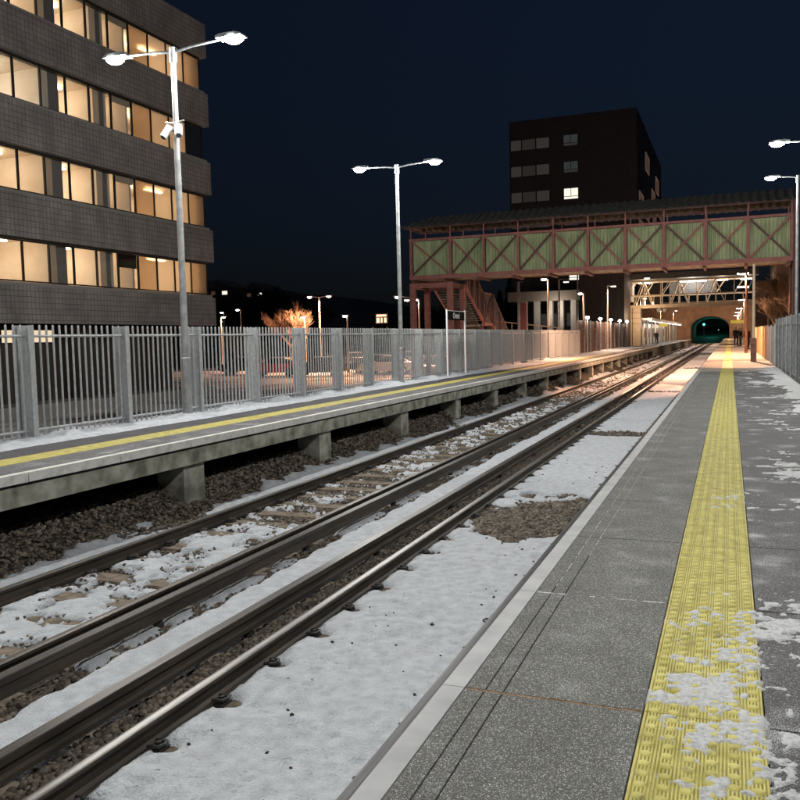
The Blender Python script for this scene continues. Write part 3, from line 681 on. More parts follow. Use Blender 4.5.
# ================================================================== RED AND GREEN FOOTBRIDGE
FBY0, FBY1 = 45., 47.5
xb = [-16.8, -14.47, -12.55, -10.64, -8.74, -6.92, -5.02, -3.12, -1.14, .82, 2.76]
t = thing('footbridge', (-15, 45, 0), 'covered footbridge with red steel frame, crossed braces and green ribbed panels', 'footbridge')
ZB, ZT, ZE, ZR = 4.72, 6.98, 7.62, 8.34
for yy in (FBY0, FBY1):
    b = MB(); b.bar((xb[0] - .1, yy, ZB + .1), (xb[-1] + .1, yy, ZB + .1), .14, .22); b.build('bottom_chord', 'red', t)
    b = MB(); b.bar((xb[0] - .1, yy, ZT - .06), (xb[-1] + .1, yy, ZT - .06), .1, .12); b.build('top_chord', 'red', t)
    s = -1 if yy == FBY0 else 1
    for x in xb:
        MB().bar((x, yy + s * .01, ZB + .21), (x, yy + s * .01, ZT - .12), .14, .12).build('frame_post', 'red', t)
        MB().bar((x, yy, ZT), (x, yy, ZE + .02), .06, .06).build('roof_post', 'red', t)
    for x0, x1 in zip(xb[:-1], xb[1:]):
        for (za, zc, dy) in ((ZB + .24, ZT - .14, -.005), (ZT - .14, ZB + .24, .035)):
            MB().bar((x0 + .07, yy + s * (.02 - dy), za), (x1 - .07, yy + s * (.02 - dy), zc), .05, .095).build('brace', 'red_dark' if ((za < zc) == (x0 < -3.5)) else 'red', t)  # dark diagonals: shading of the angle iron put into the paint colour
        b = MB(); n = 10; w = (x1 - x0 - .14) / n; yi = yy - s * .17
        for k in range(n):
            xa = x0 + .07 + k * w
            vs = []; fs = []
            prof = [(0, 0), (.12, -.06), (.62, -.06), (.74, 0), (1, 0)]
            for (u, dy) in prof:
                for z in (ZB + .2, ZT - .12): vs.append((xa + u * w, yi - s * dy * -1, z))
            for q in range(4): fs.append((q * 2, q * 2 + 2, q * 2 + 3, q * 2 + 1))
            b.add(vs, fs)
        b.build('green_panel', 'green', t)
MB().box(xb[0], xb[-1], FBY0 + .08, FBY1 - .08, ZB + .02, ZB + .12).build('deck', 'concrete', t)
for k, x in enumerate(np.arange(xb[0], xb[-1] + .01, 1.95)): MB().box(x - .06, x + .06, FBY0 + .08, FBY1 - .08, ZB - .14, ZB + .018).build('cross_beam', 'red_dark', t)
# corrugated pitched roof with hipped end on the left
b = MB(); ym = (FBY0 + FBY1) / 2; e0 = FBY0 - .35; e1 = FBY1 + .35; xl, xr = -17.3, 7.2; pitch = .4; n = int((xr - xl) / (pitch / 4))
vs = []; fs = []
for i in range(n + 1):
    x = xl + (xr - xl) * i / n; c = .05 * [0, 1, 0, -1][i % 4] 
    hip = min(1., (x - xl) / 1.25 + .04)
    zr = ZE + (ZR - ZE) * hip
    vs += [(x, e0, ZE + c), (x, e0 + (ym - e0) * hip, zr + c), (x, e1 - (e1 - ym) * hip, zr + c), (x, e1, ZE + c)]
for i in range(n):
    o = i * 4; fs += [(o, o + 4, o + 5, o + 1), (o + 1, o + 5, o + 6, o + 2), (o + 2, o + 6, o + 7, o + 3)]
b.add(vs, fs); ro = b.build('roof', 'roofing', t)
sm = ro.modifiers.new('thick', 'SOLIDIFY'); sm.thickness = .02
b = MB(); b.bar((xl + .1, FBY0 - .02, ZE - .02), (xr, FBY0 - .02, ZE - .02), .06, .08); b.bar((xl + .1, FBY1 + .02, ZE - .02), (xr, FBY1 + .02, ZE - .02), .06, .08); b.build('eaves_beam', 'red_dark', t)
# left portal and right tower
for x in (-16.75, -14.55):
    for yy in (45.05, 47.45): MB().bar((x, yy, G), (x, yy, 4.5), .3, .28).build('column', 'red', t)
for yy in (45.05, 47.45): MB().bar((-16.6, yy, 4.36), (-14.7, yy, 4.36), .2, .26).build('portal_beam', 'red', t)
for x in (-16.75, -14.55): MB().bar((x, 45.2, 4.36), (x, 47.3, 4.36), .2, .26).build('portal_beam', 'red_dark', t)
for x in (2.95, 6.6):
    for yy in (45.05, 47.45): MB().bar((x, yy, -.1), (x, yy, ZE), .26, .26).build('column', 'red_dark', t)
b = MB(); b.box(3.1, 6.5, 45.0, 45.06, 4.4, 6.9); b.box(3.1, 6.5, 47.4, 47.46, 0, 6.9); b.box(6.6, 6.66, 45.2, 47.3, 0, 6.9); b.build('stair_enclosure', 'dark_clad', t)
b = MB(); b.box(3.0, 6.6, 45.1, 47.4, ZB - .1, ZB + .1); b.build('landing', 'concrete', t)
# left stair going away from us along Y
st = thing('stair', (-15.4, 47.5, 0), 'brown panelled staircase with crossed braces dropping from the footbridge end', 'staircase')
def stair_side(x, s):
    MB().bar((x, 47.3, 4.42), (x, 51.15, 2.42), .1, .22).build('stringer', 'red', st)
    MB().bar((x, 51.05, 2.2), (x, 53.6, 2.2), .1, .2).build('stringer', 'red', st)
    MB().bar((x, 53.5, 2.15), (x, 58.9, -.9), .1, .22).build('stringer', 'red', st)
    MB().bar((x, 47.6, 6.3), (x, 51.2, 4.15), .08, .1).build('handrail_beam', 'red', st)
    MB().bar((x, 51.15, 4.15), (x, 53.5, 4.15), .08, .1).build('handrail_beam', 'red', st)
    MB().bar((x, 53.45, 4.15), (x, 59.0, .9), .08, .1).build('handrail_beam', 'red', st)
    b = MB()
    def pan(y0, zb0, zt0, y1, zb1, zt1, n):
        for k in range(n):
            a = k / n; c = (k + 1) / n; o = (.02 if k % 2 else 0) * s
            L1 = lambda u, p, q: p + (q - p) * u
            b.add([(x + o, L1(a, y0, y1), L1(a, zb0, zb1)), (x + o, L1(c, y0, y1), L1(c, zb0, zb1)), (x + o, L1(c, y0, y1), L1(c, zt0, zt1)), (x + o, L1(a, y0, y1), L1(a, zt0, zt1))], [(0, 1, 2, 3)])
    pan(47.6, 4.3, 6.2, 51.1, 2.5, 4.2, 20); pan(51.2, 2.3, 4.1, 53.45, 2.3, 4.1, 12); pan(53.5, 2.2, 4.1, 58.9, -.8, .95, 28)
    b.build('side_panel', 'brownclad', st)
    for y in (51.15, 53.5): MB().bar((x + s * .06, y, 2.1), (x + s * .06, y, 4.15), .1, .1).build('frame_post', 'red_dark', st)
    for a, c in ((2.3, 4.1), (4.1, 2.3)): MB().bar((x + s * .07, 51.2, a), (x + s * .07, 53.45, c), .03, .08).build('brace', 'red_dark', st)
    for y0, z0, z1 in ((48.8, 3.7, 5.5), (50., 3.1, 4.8), (55.2, 1.3, 3.1), (57., .3, 2.)): MB().bar((x + s * .06, y0, z0), (x + s * .06, y0, z1), .08, .08).build('frame_post', 'red_dark', st)
stair_side(-14.4, 1); stair_side(-16.3, -1)
b = MB()
for k in range(14): b.box(-16.2, -14.5, 47.4 + k * .27, 47.68 + k * .27, 4.3 - k * .142 - .04, 4.3 - k * .142)
for k in range(20): b.box(-16.2, -14.5, 53.5 + k * .27, 53.78 + k * .27, 2.0 - k * .152 - .04, 2.0 - k * .152)
b.box(-16.2, -14.5, 51.1, 53.5, 2.1, 2.18); b.build('treads', 'concrete', st)
for y in (51.3, 53.4):
    for x in (-14.5, -16.2): MB().bar((x, y, G), (x, y, 2.1), .16, .16).build('column', 'red_dark', st)

# ================================================================== OFFICE BLOCK
OB = thing('office_block', (-27, 22, G), 'long office block of tiled grey bands with warm lit ribbon windows', 'office building')
XF = -25.; YE = 36.9; WB = [3.88 + 3.41 * k for k in range(4)]; WH = 1.58
mull = [YE - 1.345 * k for k in range(0, 23)]      # 36.9 back to about 7
Y0B = mull[-1]
# spandrel bands
for k in range(5):
    z0 = (WB[k - 1] + WH + .06) if k else 2.3; z1 = (WB[k] - .16) if k < 4 else 17.4
    b = MB(); b.box(XF - .35, XF + .32, Y0B - 3, YE + .24, z0, z1); b.box(-46, XF - .35, YE + .0, YE + .24, z0, z1); b.build('spandrel_band', 'tile', OB)
    if k < 4: MB().box(XF - .3, XF + .2, Y0B - 3, YE + .14, z1, WB[k] - .03).build('window_sill', 'lip', OB)
    if k < 4: MB().box(XF - .3, XF + .06, Y0B - 3, YE + .05, WB[k] + WH + .01, WB[k] + WH + .06).build('window_head', 'frame', OB)
MB().box(-46, XF - .36, Y0B - 3, YE, 17.2, 17.36).build('roof', 'roofing', OB)
MB().box(-46, -45.8, Y0B - 3, YE, G, 17.2).build('rear_wall', 'tile', OB)
MB().box(-45.8, -27.4, YE - .2, YE - .001, G, 17.2).build('end_wall', 'black_clad', OB); MB().box(-45.8, -25.4, Y0B - 3, Y0B - 2.8, G, 17.2).build('end_wall', 'black_clad', OB)
b = MB(); b.box(-27.4, -27.2, Y0B - 3, YE - .4, G, 2.28); b.build('undercroft_wall', 'dark_clad', OB)
for y in np.arange(Y0B, YE, 5.38): MB().box(-26.3, -25.8, y - .25, y + .25, G, 2.29).build('undercroft_column', 'dark_clad', OB)
b = MB(); b.box(-26.4, -24.7, Y0B - 3, YE, G + .02, G + .5); b.build('plinth', 'lip', OB)
rs = random.Random(5)
warmL = [(1, .74, .42), (1, .72, .42), (1, .9, .7), (1, .7, .34)]
for k in range(4):
    zf = WB[k] - .95; zc = WB[k] + WH + .32
    # floor, ceiling, back wall (rooms are warm, some corridors paler)
    MB().box(-31.5, XF - .36, Y0B - 3, YE - .21, zf - .1, zf).build('floor_slab', 'carpet', OB)
    MB().box(-31.5, XF - .36, Y0B - 3, YE - .21, zc, zc + .08).build('ceiling_slab', 'ceiling', OB)
    MB().box(-31.6, -31.5, Y0B - 3, YE - .21, zf, zc).build('inner_wall', 'plaster_warm' if k != 2 else 'plaster_cool', OB)
    parts_at = [36.65, 31.5, 30.1, 27.05, 23.3, 19.4, 14, 9]
    for y in parts_at: MB().box(-31.5, XF - .3, y, y + .12, zf, zc).build('partition', 'plaster_warm', OB)
    MB().box(XF - .6, XF - .28, 26.84, 27.4, zf, zc).build('inner_column', 'lip', OB)
    MB().box(XF - .6, XF - .28, 29.75, 30.02, zf, zc).build('inner_column', 'lip', OB)
    MB().box(XF - .6, XF - .28, 19.0, 19.5, zf, zc).build('inner_column', 'lip', OB)
    for y in (28.2, 24.5, 21.0, 32.6): MB().box(-31.495, -31.45, y, y + .9, zf, zf + 2.05).build('inner_door', 'door_wood', OB)
    # strip lights hung in the rooms
    rooms = [(31.62, 36.6), (30.22, 31.5), (27.4, 30.0), (23.5, 27), (19.6, 23.2), (14.2, 19.2), (9.1, 13.9)]
    for i, (a, c) in enumerate(rooms):
        if c < 15: e_m = 'strip_warm'
        e_m = 'strip_cool' if (k == 2 and a < 27) or (k in (1, 2, 3) and a < 20) else 'strip_warm'
        for x in (-26.9, -29.4):
            if c - a > 2:
                n = max(1, int((c - a) / 2.4))
                for q in range(n):
                    yc = a + (q + .5) * (c - a) / n
                    if k == 2 and a > 31 and q == n - 1: continue
                    MB().box(x - .09, x + .09, yc - .6, yc + .6, zc - .16, zc - .1).build('ceiling_or_fill_light', e_m, OB)
            else: MB().box(x - .09, x + .09, a + .3, c - .3, zc - .16, zc - .1).build('ceiling_or_fill_light', e_m, OB)
        light('POINT', (-27.6, (a + c) / 2, zc - .75), 38 * (c - a) ** .8, (1, .93, .8) if e_m == 'strip_cool' else (1, .8, .58), OB, .02, name='room_light')
    # windows
    for i in range(len(mull) - 1):
        y1, y0 = mull[i], mull[i + 1]; z0, z1 = WB[k], WB[k] + WH; w = MB(); f = .035
        w.box(XF - .04, XF + .04, y0, y0 + f, z0, z1); w.box(XF - .04, XF + .04, y1 - f, y1, z0, z1); w.box(XF - .04, XF + .04, y0 + f, y1 - f, z1 - .05, z1); w.box(XF - .04, XF + .04, y0 + f, y1 - f, z0, z0 + .05)
        wo = w.build('window', 'frame', OB)
        fro = i < 4
        dark = (k == 2 and i < 1)
        MB().box(XF - .012, XF, y0 + f, y1 - f, z0 + .05, z1 - .05).build('pane', 'glass_dark' if dark else (('glass_frost', 'glass_frost_dim')[(i * 7 + k * 3) % 3 == 0 or i == 0] if fro else 'glass'), wo)
        if i == 4 and k == 0: MB().box(XF - .09, XF - .05, y0 + f, y1 - f, z0 + .95, z1 - .03).build('blind', 'frame', wo)
        elif i == 4: MB().box(XF - .09, XF - .05, y0 + f, y1 - f, z1 - .3, z1 - .03).build('blind', 'blind', wo)
        elif rs.random() < .12 and i > 9: MB().box(XF - .09, XF - .05, y0 + f, y1 - f, z1 - rs.uniform(.2, .6), z1 - .03).build('blind', 'blind', wo)
# lit low windows under the block
for y0, y1 in ((24.2, 25.4), (25.55, 26.95), (27.1, 28.45), (36.0, 36.3)):
    w = MB().box(-27.2, -27.12, y0, y1, 1.56 if y0 < 30 else .2, 2.14 if y0 < 30 else .8).build('window', 'frame', OB)
    MB().box(-27.12, -27.1, y0 + .05, y1 - .05, 1.6 if y0 < 30 else .25, 2.1 if y0 < 30 else .75).build('pane', mat('low_window', (.3, .25, .2), .5, emit=(1, .78, .52), es=.9 if y0 < 30 else .25), w)

# ================================================================== DARK TOWER
TW = thing('office_tower', (-19, 110, G), 'tall black tower behind the footbridge with one white lit window', 'tower')
MB().box(-27, -10.85, 110, 150, 8, 29.35).build('tower_block', 'black_clad', TW)
MB().box(-27, -10.85, 110.6, 149, 5.6, 8).build('tower_block', 'black_clad', TW)
for k in range(5):
    z0 = 25.5 - 3.36 * k
    for (x0, x1, mt) in ((-26.85, -25.35, 'lit_dim'), (-25.34, -23.50, 'lit_dim3'), (-23.49, -21.7, 'lit_dim')):
        w = MB().box(x0, x1, 109.93, 110 - .002, z0, z0 + 1.45).build('window', 'frame', TW); MB().box(x0 + .08, x1 - .08, 109.9, 109.93, z0 + .08, z0 + 1.37).build('pane', mt, w)
    w = MB().box(-19.95, -18.05, 109.93, 109.998, z0, z0 + 1.45).build('window', 'frame', TW)
    lit = k in (2, 5)
    for (x0, x1) in ((-19.88, -19.05), (-18.97, -18.12)): MB().box(x0, x1, 109.9, 109.93, z0 + .42, z0 + 1.38).build('pane', 'lit_white' if lit else 'lit_dim2', w)
    MB().box(-19.88, -18.12, 109.9, 109.93, z0 + .06, z0 + .34).build('pane', 'lit_white' if lit else 'lit_dim', w)
w = MB().box(-19.4, -18.0, 109.93, 109.998, 8.45, 9.2).build('window', 'frame', TW)
MB().box(-19.3, -18.1, 109.9, 109.93, 8.5, 8.78).build('pane', 'lit_white', w); MB().box(-19.3, -18.1, 109.9, 109.93, 8.86, 9.14).build('pane', 'lit_white', w)
for (y0, z0) in ((121, 23.8), (131, 20.4), (121, 17.2), (138, 23.4), (146, 20.2), (133, 17.), (112.5, 17.3), (112.5, 13.8), (121, 13.8), (133, 13.7)):
    w = MB(); w.box(-10.848, -10.7, y0, y0 + .35, z0, z0 + 2.3); w.box(-10.848, -10.7, y0 + 5, y0 + 5.35, z0, z0 + 2.3); w.box(-10.848, -10.7, y0 + .35, y0 + 5, z0, z0 + .2); w.box(-10.848, -10.7, y0 + .35, y0 + 5, z0 + 2.1, z0 + 2.3)
    wo = w.build('window', mat('glowing_side_frame', (.35, .25, .2), .6, emit=(1, .6, .45), es=.05), TW); MB().box(-10.848, -10.8, y0 + .35, y0 + 5, z0 + .2, z0 + 2.1).build('pane', 'lit_warm', wo)  # frames glow faintly: the light on them is put into the material
PB = thing('podium_building', (-20, 100, G), 'low concrete podium with round-edged columns below the dark tower', 'building')
MB().box(-25, -12.5, 100, 109.8, 5.55, 6.7).build('podium_slab', 'lip', PB)
MB().box(-25, -12.5, 108, 109.8, G, 5.55).build('rear_wall', 'dark_clad', PB)
for x in (-23.2, -21.6, -20.0, -18.7, -17.2, -15.8, -14.2):
    MB().box(x - .32, x + .32, 100.4, 101.2, G, 5.55).build('column', 'coping', PB)
for x in (-22.6, -21, -19.3): w = MB().box(x, x + .9, 107.9, 108 - .002, 2.6, 4.2).build('window', 'lit_dim', PB)
light('POINT', (-19, 98.5, 4.6), 330, (1, .8, .6), PB, .2, name='ceiling_or_fill_light')  # bare lamp added in front of the slab to brighten the columns
# dark block beside the second bridge
LT = thing('stair_tower', (-12.8, 93.5, G), 'plain dark brown stair tower behind the boarded fence', 'tower')
MB().box(-15.0, -10.35, 91.5, 97.5, G, 8.1).build('tower_wall', 'dark_clad', LT)
MB().box(-15.1, -10.25, 91.4, 97.6, 8.1, 8.25).build('roof', 'roofing', LT)

# ================================================================== SECOND, LATTICE BRIDGE
LB = thing('lattice_footbridge', (-3.5, 98, 0), 'cream lattice truss footbridge with lit tubes inside near the tunnel', 'footbridge')
for yy in (98., 100.4):
    MB().bar((-11.1, yy, 4.42), (4.0, yy, 4.42), .2, .32).build('bottom_chord', 'cream_steel', LB)
    MB().bar((-11.1, yy, 5.62), (4.0, yy, 5.62), .1, .12).build('rail_beam', 'cream_steel', LB)
    MB().bar((-11.1, yy, 7.2), (2.4, yy, 7.2), .14, .18).build('top_chord', 'cream_steel', LB)
    x = -10.95; k = 0
    while x < 2.3:
        MB().bar((x, yy, 4.58), (x, yy, 5.56), .1, .1).build('strut', 'cream_steel', LB)
        MB().bar((x + .95, yy, 4.58), (x + (.05 if k % 2 else 1.85), yy, 7.1), .09, .1).build('brace', 'cream_steel', LB)
        MB().bar((x + .95, yy, 4.58), (x + (1.0 if k % 2 else .9), yy, 5.56), .06, .08).build('strut', 'cream_steel', LB)
        MB().bar((x, yy, 5.68), (x + 1.85 * .5, yy, 7.1), .08, .08).build('brace', 'cream_steel', LB)
        MB().bar((x, yy, 5.68), (x, yy, 7.1), .08, .08).build('strut', 'cream_steel', LB)
        x += 1.9; k += 1
MB().box(-11, 4, 98.15, 100.25, 4.35, 4.5).build('deck', 'concrete', LB)
MB().box(-11.4, 2.9, 97.6, 100.8, 7.42, 8.05).build('roof', 'roofing', LB)
MB().box(-6.4, -1.5, 100.5, 100.54, 5.7, 7.1).build('rear_screen', 'galv_dark', LB)
for (x0, x1, m_, e) in ((-9.6, -8.2, 'tubewarm', 160), (-5.2, -2.4, 'tube', 150), (-1.5, -.2, 'tubewarm', 120), (1.1, 2.2, 'tube', 120), (-11, -10.6, 'tube', 60)):
    MB().box(x0, x1, 98.9, 99.05, 6.98, 7.08).build('ceiling_tube', m_, LB); light('POINT', ((x0 + x1) / 2, 99, 7.0), e, (1, .8, .65), LB, .25)
MB().box(-11, -10.2, 98.1, 100.3, 5, 7.1).build('end_screen', 'white', LB)
for x in (-10.7, -9.75):
    b = MB()
    for z in np.arange(0.02, 4.2, .62): b.box(x - .45, x + .42, 98.2, 100.2, z, z + .595)
    b.build('support_pillar', 'cream_steel', LB)
for x in (1.75, 3.9): MB().bar((x, 98.4, 0), (x, 98.4, 4.26), .16, .16).build('support_post', 'cream_steel', LB)
light('POINT', (-8.6, 95.5, 3.2), 420, (1, .66, .4), LB, .2, name='added_fill_light')  # bare lamp added to brighten the cream pillars, no fitting
# twin white domes hanging below
for x, z in ((-7.54, 4.36), (-6.9, 4.2)):
    t = thing('camera_dome', (x, 100.6, z), 'white camera dome, one of a hanging pair under the lattice bridge', 'camera', 'pair of white camera domes')
    b = MB(); n = 12; pr = [(0, .25), (.16, .24), (.25, .12), (.25, -.05), (.14, -.2), (0, -.24)]
    b.tube([(x, 100.6, z * 0 + 4.0 + c) for a, c in pr], [max(a, .01) for a, c in pr], 14); b.build('dome_housing', 'white', t, True); MB().tube([(x, 100.6, 4.24), (x, 100.6, 4.36)], .03, 6).build('bracket', 'iron', t)

# ================================================================== TUNNEL AND PORTAL
TP = thing('tunnel_portal', (-4, TUN, G), 'brick tunnel mouth lit orange with a wide low arch', 'tunnel')
cx, hw, spz, rise = -3.9, 3.85, 2.3, 2.45
arch = [(cx - hw, G)] + [(cx + hw * math.cos(PI - PI * k / 24), spz + rise * math.sin(PI * k / 24)) for k in range(25)] + [(cx + hw, G)]
wx0, wx1, wz = -22., 12., 7.6
b = MB(); 
def wall_cols(y, flip):
    xs_ = [wx0] + [a for a, c in arch] + [wx1]; zs_ = [G] + [c for a, c in arch] + [G]
    vs = []; fs = []
    pts = [(wx0, G)] + arch + [(wx1, G)]
    for (x, z) in pts: vs += [(x, y, z), (x, y, wz)]
    for i in range(len(pts) - 1):
        if abs(pts[i][0] - pts[i + 1][0]) < 1e-6: continue
        f = (i * 2, i * 2 + 2, i * 2 + 3, i * 2 + 1); fs.append(f if not flip else f[::-1])
    b.add(vs, fs)
wall_cols(TUN, False); wall_cols(TUN + 1.2, True); b.add([(wx0, TUN, wz), (wx1, TUN, wz), (wx1, TUN + 1.2, wz), (wx0, TUN + 1.2, wz)], [(0, 1, 2, 3)])
b.add([(wx0, TUN, G), (wx0, TUN, wz), (wx0, TUN + 1.2, wz), (wx0, TUN + 1.2, G)], [(0, 1, 2, 3)]); b.add([(wx1, TUN, G), (wx1, TUN, wz), (wx1, TUN + 1.2, wz), (wx1, TUN + 1.2, G)], [(0, 1, 2, 3)])
b.build('portal_wall', 'brick', TP)
b = MB(); vs = []; fs = []
for (x, z) in arch: vs += [(x, TUN, z), (x, TUN + 45, z)]
for i in range(len(arch) - 1): fs.append((i * 2, i * 2 + 1, i * 2 + 3, i * 2 + 2))
b.add(vs, fs); b.box(cx - hw, cx + hw, TUN + 45, TUN + 45.2, G, 5); b.build('tunnel_lining', 'portal', TP)
b = MB(); b.box(wx0, wx1, TUN - .25, TUN + 1.4, wz, wz + .35); b.build('parapet_coping', 'lip', TP)
b = MB(); prev = None
for k in range(25):
    a = PI - PI * k / 24; p = (cx + (hw + .22) * math.cos(a), TUN - .06, spz + (rise + .22) * math.sin(a))
    if prev: b.bar(prev, p, .12, .42, up=(0, 1, 0))
    prev = p
b.build('arch_ring', 'brick', TP)
t = thing('tunnel_signal', (-5.25, TUN + 6, G), 'signal glowing green inside the tunnel mouth', 'signal')
MB().tube([(-5.25, TUN + 6, G), (-5.25, TUN + 6, 3.3)], .06, 8).build('post', 'iron', t); MB().box(-5.5, -5.0, TUN + 5.95, TUN + 6.1, 2.5, 3.5).build('signal_head', 'iron', t)
b = MB(); v, f = ico(); b.add([(-5.25 + a * .2, TUN + 5.88 + c * .05, 3.1 + d * .2) for a, c, d in v], [tuple(q) for q in f]); b.build('signal_lamp', 'signal', t, True)
light('POINT', (-4.2, TUN + 26, 2.5), 160, (.1, 1, .75), t, .1)  # bare green light added far behind the signal for the teal glow
t = thing('tunnel_marker', (-2.29, TUN + 8, G), 'small dim green marker lamp on a post deep inside the tunnel', 'signal')
MB().tube([(-2.29, TUN + 8, G), (-2.29, TUN + 8, 1.9)], .05, 8).build('post', 'iron', t); b = MB(); b.add([(-2.29 + a * .1, TUN + 7.9 + c * .05, 1.85 + d * .1) for a, c, d in v], [tuple(q) for q in f]); b.build('signal_lamp', mat('dim_signal', (.1, .3, .2), .5, emit=(.3, 1, .7), es=1.2), t)
light('POINT', (-9.3, TUN - 7, 3.6), 1300, (1, .6, .34), TP, .2, name='added_fill_light'); light('POINT', (1.0, TUN - 7, 3.6), 1500, (1, .6, .34), TP, .2, name='added_fill_light')  # two bare lamps added to turn the portal brick orange
# road bridge mass above
# ================================================================== FAR PLATFORM CANOPY
CN = thing('platform_canopy', (-9.6, 103, 0), 'white platform canopy with bright fascia lamps on the far platform', 'canopy')
MB().box(-11.6, -8.6, 103, 172, 2.98, 3.2).build('canopy_roof', 'white', CN)
MB().box(-8.58, -8.5, 103, 172, 2.82, 3.22).build('fascia', 'white', CN)
for y in np.arange(104, 171, 6.):
    MB().bar((-9.6, y, 0), (-9.6, y, 2.98), .16, .16).build('canopy_post', 'cream_steel', CN)
    MB().box(-8.95, -8.7, y + 1, y + 3.8, 2.86, 2.95).build('canopy_tube', 'tube', CN)
for y in (106, 120, 135, 150, 165): light('POINT', (-8.6, y, 2.7), 220, (1, .8, .62), CN, .3)
WR = thing('waiting_room', (-11.8, 118, 0), 'pale waiting room under the far platform canopy', 'building')
MB().box(-11.6, -10.2, 104, 150, 0, 2.7).build('wall', 'plaster_cool', WR)
for y in np.arange(106, 148, 5): MB().box(-10.195, -10.15, y, y + 2.4, .9, 2.2).build('window', 'lit_warm', WR); MB().box(-10.195, -10.15, y + 3, y + 4, 0, 2.1).build('door', 'red_dark', WR)
t = thing('yellow_sign', (-8.8, 128, 2.4), 'yellow sign hanging from the far platform canopy', 'sign'); MB().box(-9.5, -8.4, 127.95, 128.05, 2.35, 2.78).build('sign_board', 'sign_yellow', t); MB().box(-8.98, -8.94, 127.98, 128.02, 2.78, 2.98).build('hanger', 'iron', t)
t = thing('yellow_sign', (.6, 108, 2.3), 'yellow sign hanging above the people on the near platform', 'sign'); MB().box(.1, 1.6, 107.95, 108.05, 2.35, 2.72).build('sign_board', 'sign_yellow', t); MB().box(1.5, 1.56, 107.97, 108.03, 0, 2.35).build('hanger', 'galv', t)

# ================================================================== NEAR PLATFORM POSTS AND WARM LAMPS
OR = (1, .6, .38)
def post_lamp(y, x, ztop, zl, label, energy, w=.06, boxed=False, strips=1, mt='cream_steel'):
    t = thing('platform_post', (x, y, 0), label, 'post', 'posts along the near platform')
    MB().tube([(x, y, 0), (x, y, ztop)], [w * 1.1, w * .8], 10).build('pole', mt, t)
    if boxed: MB().box(x - .12, x + .12, y - .12, y + .12, 0, 1.05).build('cabinet', 'brownclad', t)
    for i in range(strips):
        z = zl - .85 * i; h = MB().box(x - .55, x + .15, y - .06, y + .06, z + .02, z + .07).build('lamp_head', 'galv', t); MB().box(x - .53, x + .13, y - .05, y + .05, z - .04, z + .018).build('lamp_tube', 'tube' if i == 0 else 'tubewarm', h)
    if energy: light('SPOT', (x - .3, y, zl - .1), energy, OR, t, .15, 150, .5)
post_lamp(41., 1.0, 4.35, 3.6, 'pale post with a dark cabinet at its foot on the near platform', 0, .07, True, 0)
post_lamp(57.5, .97, 5.7, 5.0, 'reddish tall post carrying two short strip lamps', 5500, .09, False, 2, 'brownclad')
post_lamp(72, 1.25, 5.2, 4.9, 'slim cream post with a strip lamp, beyond the tall reddish post', 1500, .06, False, 1)
post_lamp(88, 1.3, 4.6, 4.4, 'slim cream post with a strip lamp, behind the waiting people', 1300, .06, False, 1)
post_lamp(112, 1.3, 4.4, 4.2, 'cream post with strip lamp past the lattice bridge', 1300, .06, False, 1)
post_lamp(135, 1.3, 4.4, 4.2, 'cream post with strip lamp halfway to the tunnel', 1300, .06, False, 1)
post_lamp(160, 1.3, 4.4, 4.2, 'cream post with strip lamp closest to the tunnel', 2600, .06, False, 1)
# floodlights added under the footbridge to throw the warm edge of light
for i, (x, lab) in enumerate(((.6, 'added orange flood lamp under the footbridge over the near platform'), (-4.2, 'added orange flood lamp under the footbridge over the tracks'), (-8.6, 'added orange flood lamp under the footbridge over the far platform'))):
    t = thing('added_floodlight', (x, 47.9, 4.5), lab, 'lamp', 'added floodlights under the footbridge')
    h = MB().box(x - .16, x + .16, 47.8, 48.0, 4.38, 4.56).build('lamp_head', 'iron', t); MB().box(x - .13, x + .13, 47.82, 47.98, 4.35, 4.378).build('lamp_lens', 'tubewarm', h)
    light('SPOT', (x, 47.9, 4.33), 1500, OR, t, .05, 150, .3, aim=(0, .25, -1)) if False else light('SPOT', (x, 47.9, 4.33), 4200 if i == 0 else 2400, (1, .54, .32), t, .05, 150, .3, aim=(0, .25, -1)); light('SPOT', (x, 44.3, 4.5), 5200 if i < 2 else 2200, (1, .5, .29), t, .05, 44, .3, aim=(0, -1, -.95))
for i, (y, e) in enumerate(((72, 2600), (100, 2200), (130, 2200), (160, 2400))):
    t = thing('far_platform_lamp', (-8.9, y, 0), 'amber lamp post on the far platform, number %s from the boarded fence end' % ('one', 'two', 'three', 'four')[i], 'lamp post')
    t['label'] = ('amber lamp post in front of the boarded fence', 'amber lamp post at the start of the far canopy', 'amber lamp post midway along the far canopy', 'amber lamp post on the far platform nearest the tunnel')[i]
    MB().tube([(-9.5, y, 0), (-9.5, y, 5.4)], [.06, .045], 8).build('pole', 'cream_steel', t); h = MB().box(-9.5, -8.8, y - .08, y + .08, 5.36, 5.44).build('lamp_head', 'galv', t); MB().box(-9.2, -8.82, y - .06, y + .06, 5.31, 5.358).build('lamp_lens', 'tubewarm', h)
    light('SPOT', (-8.9, y, 5.25), e, OR, t, .12, 155, .5)

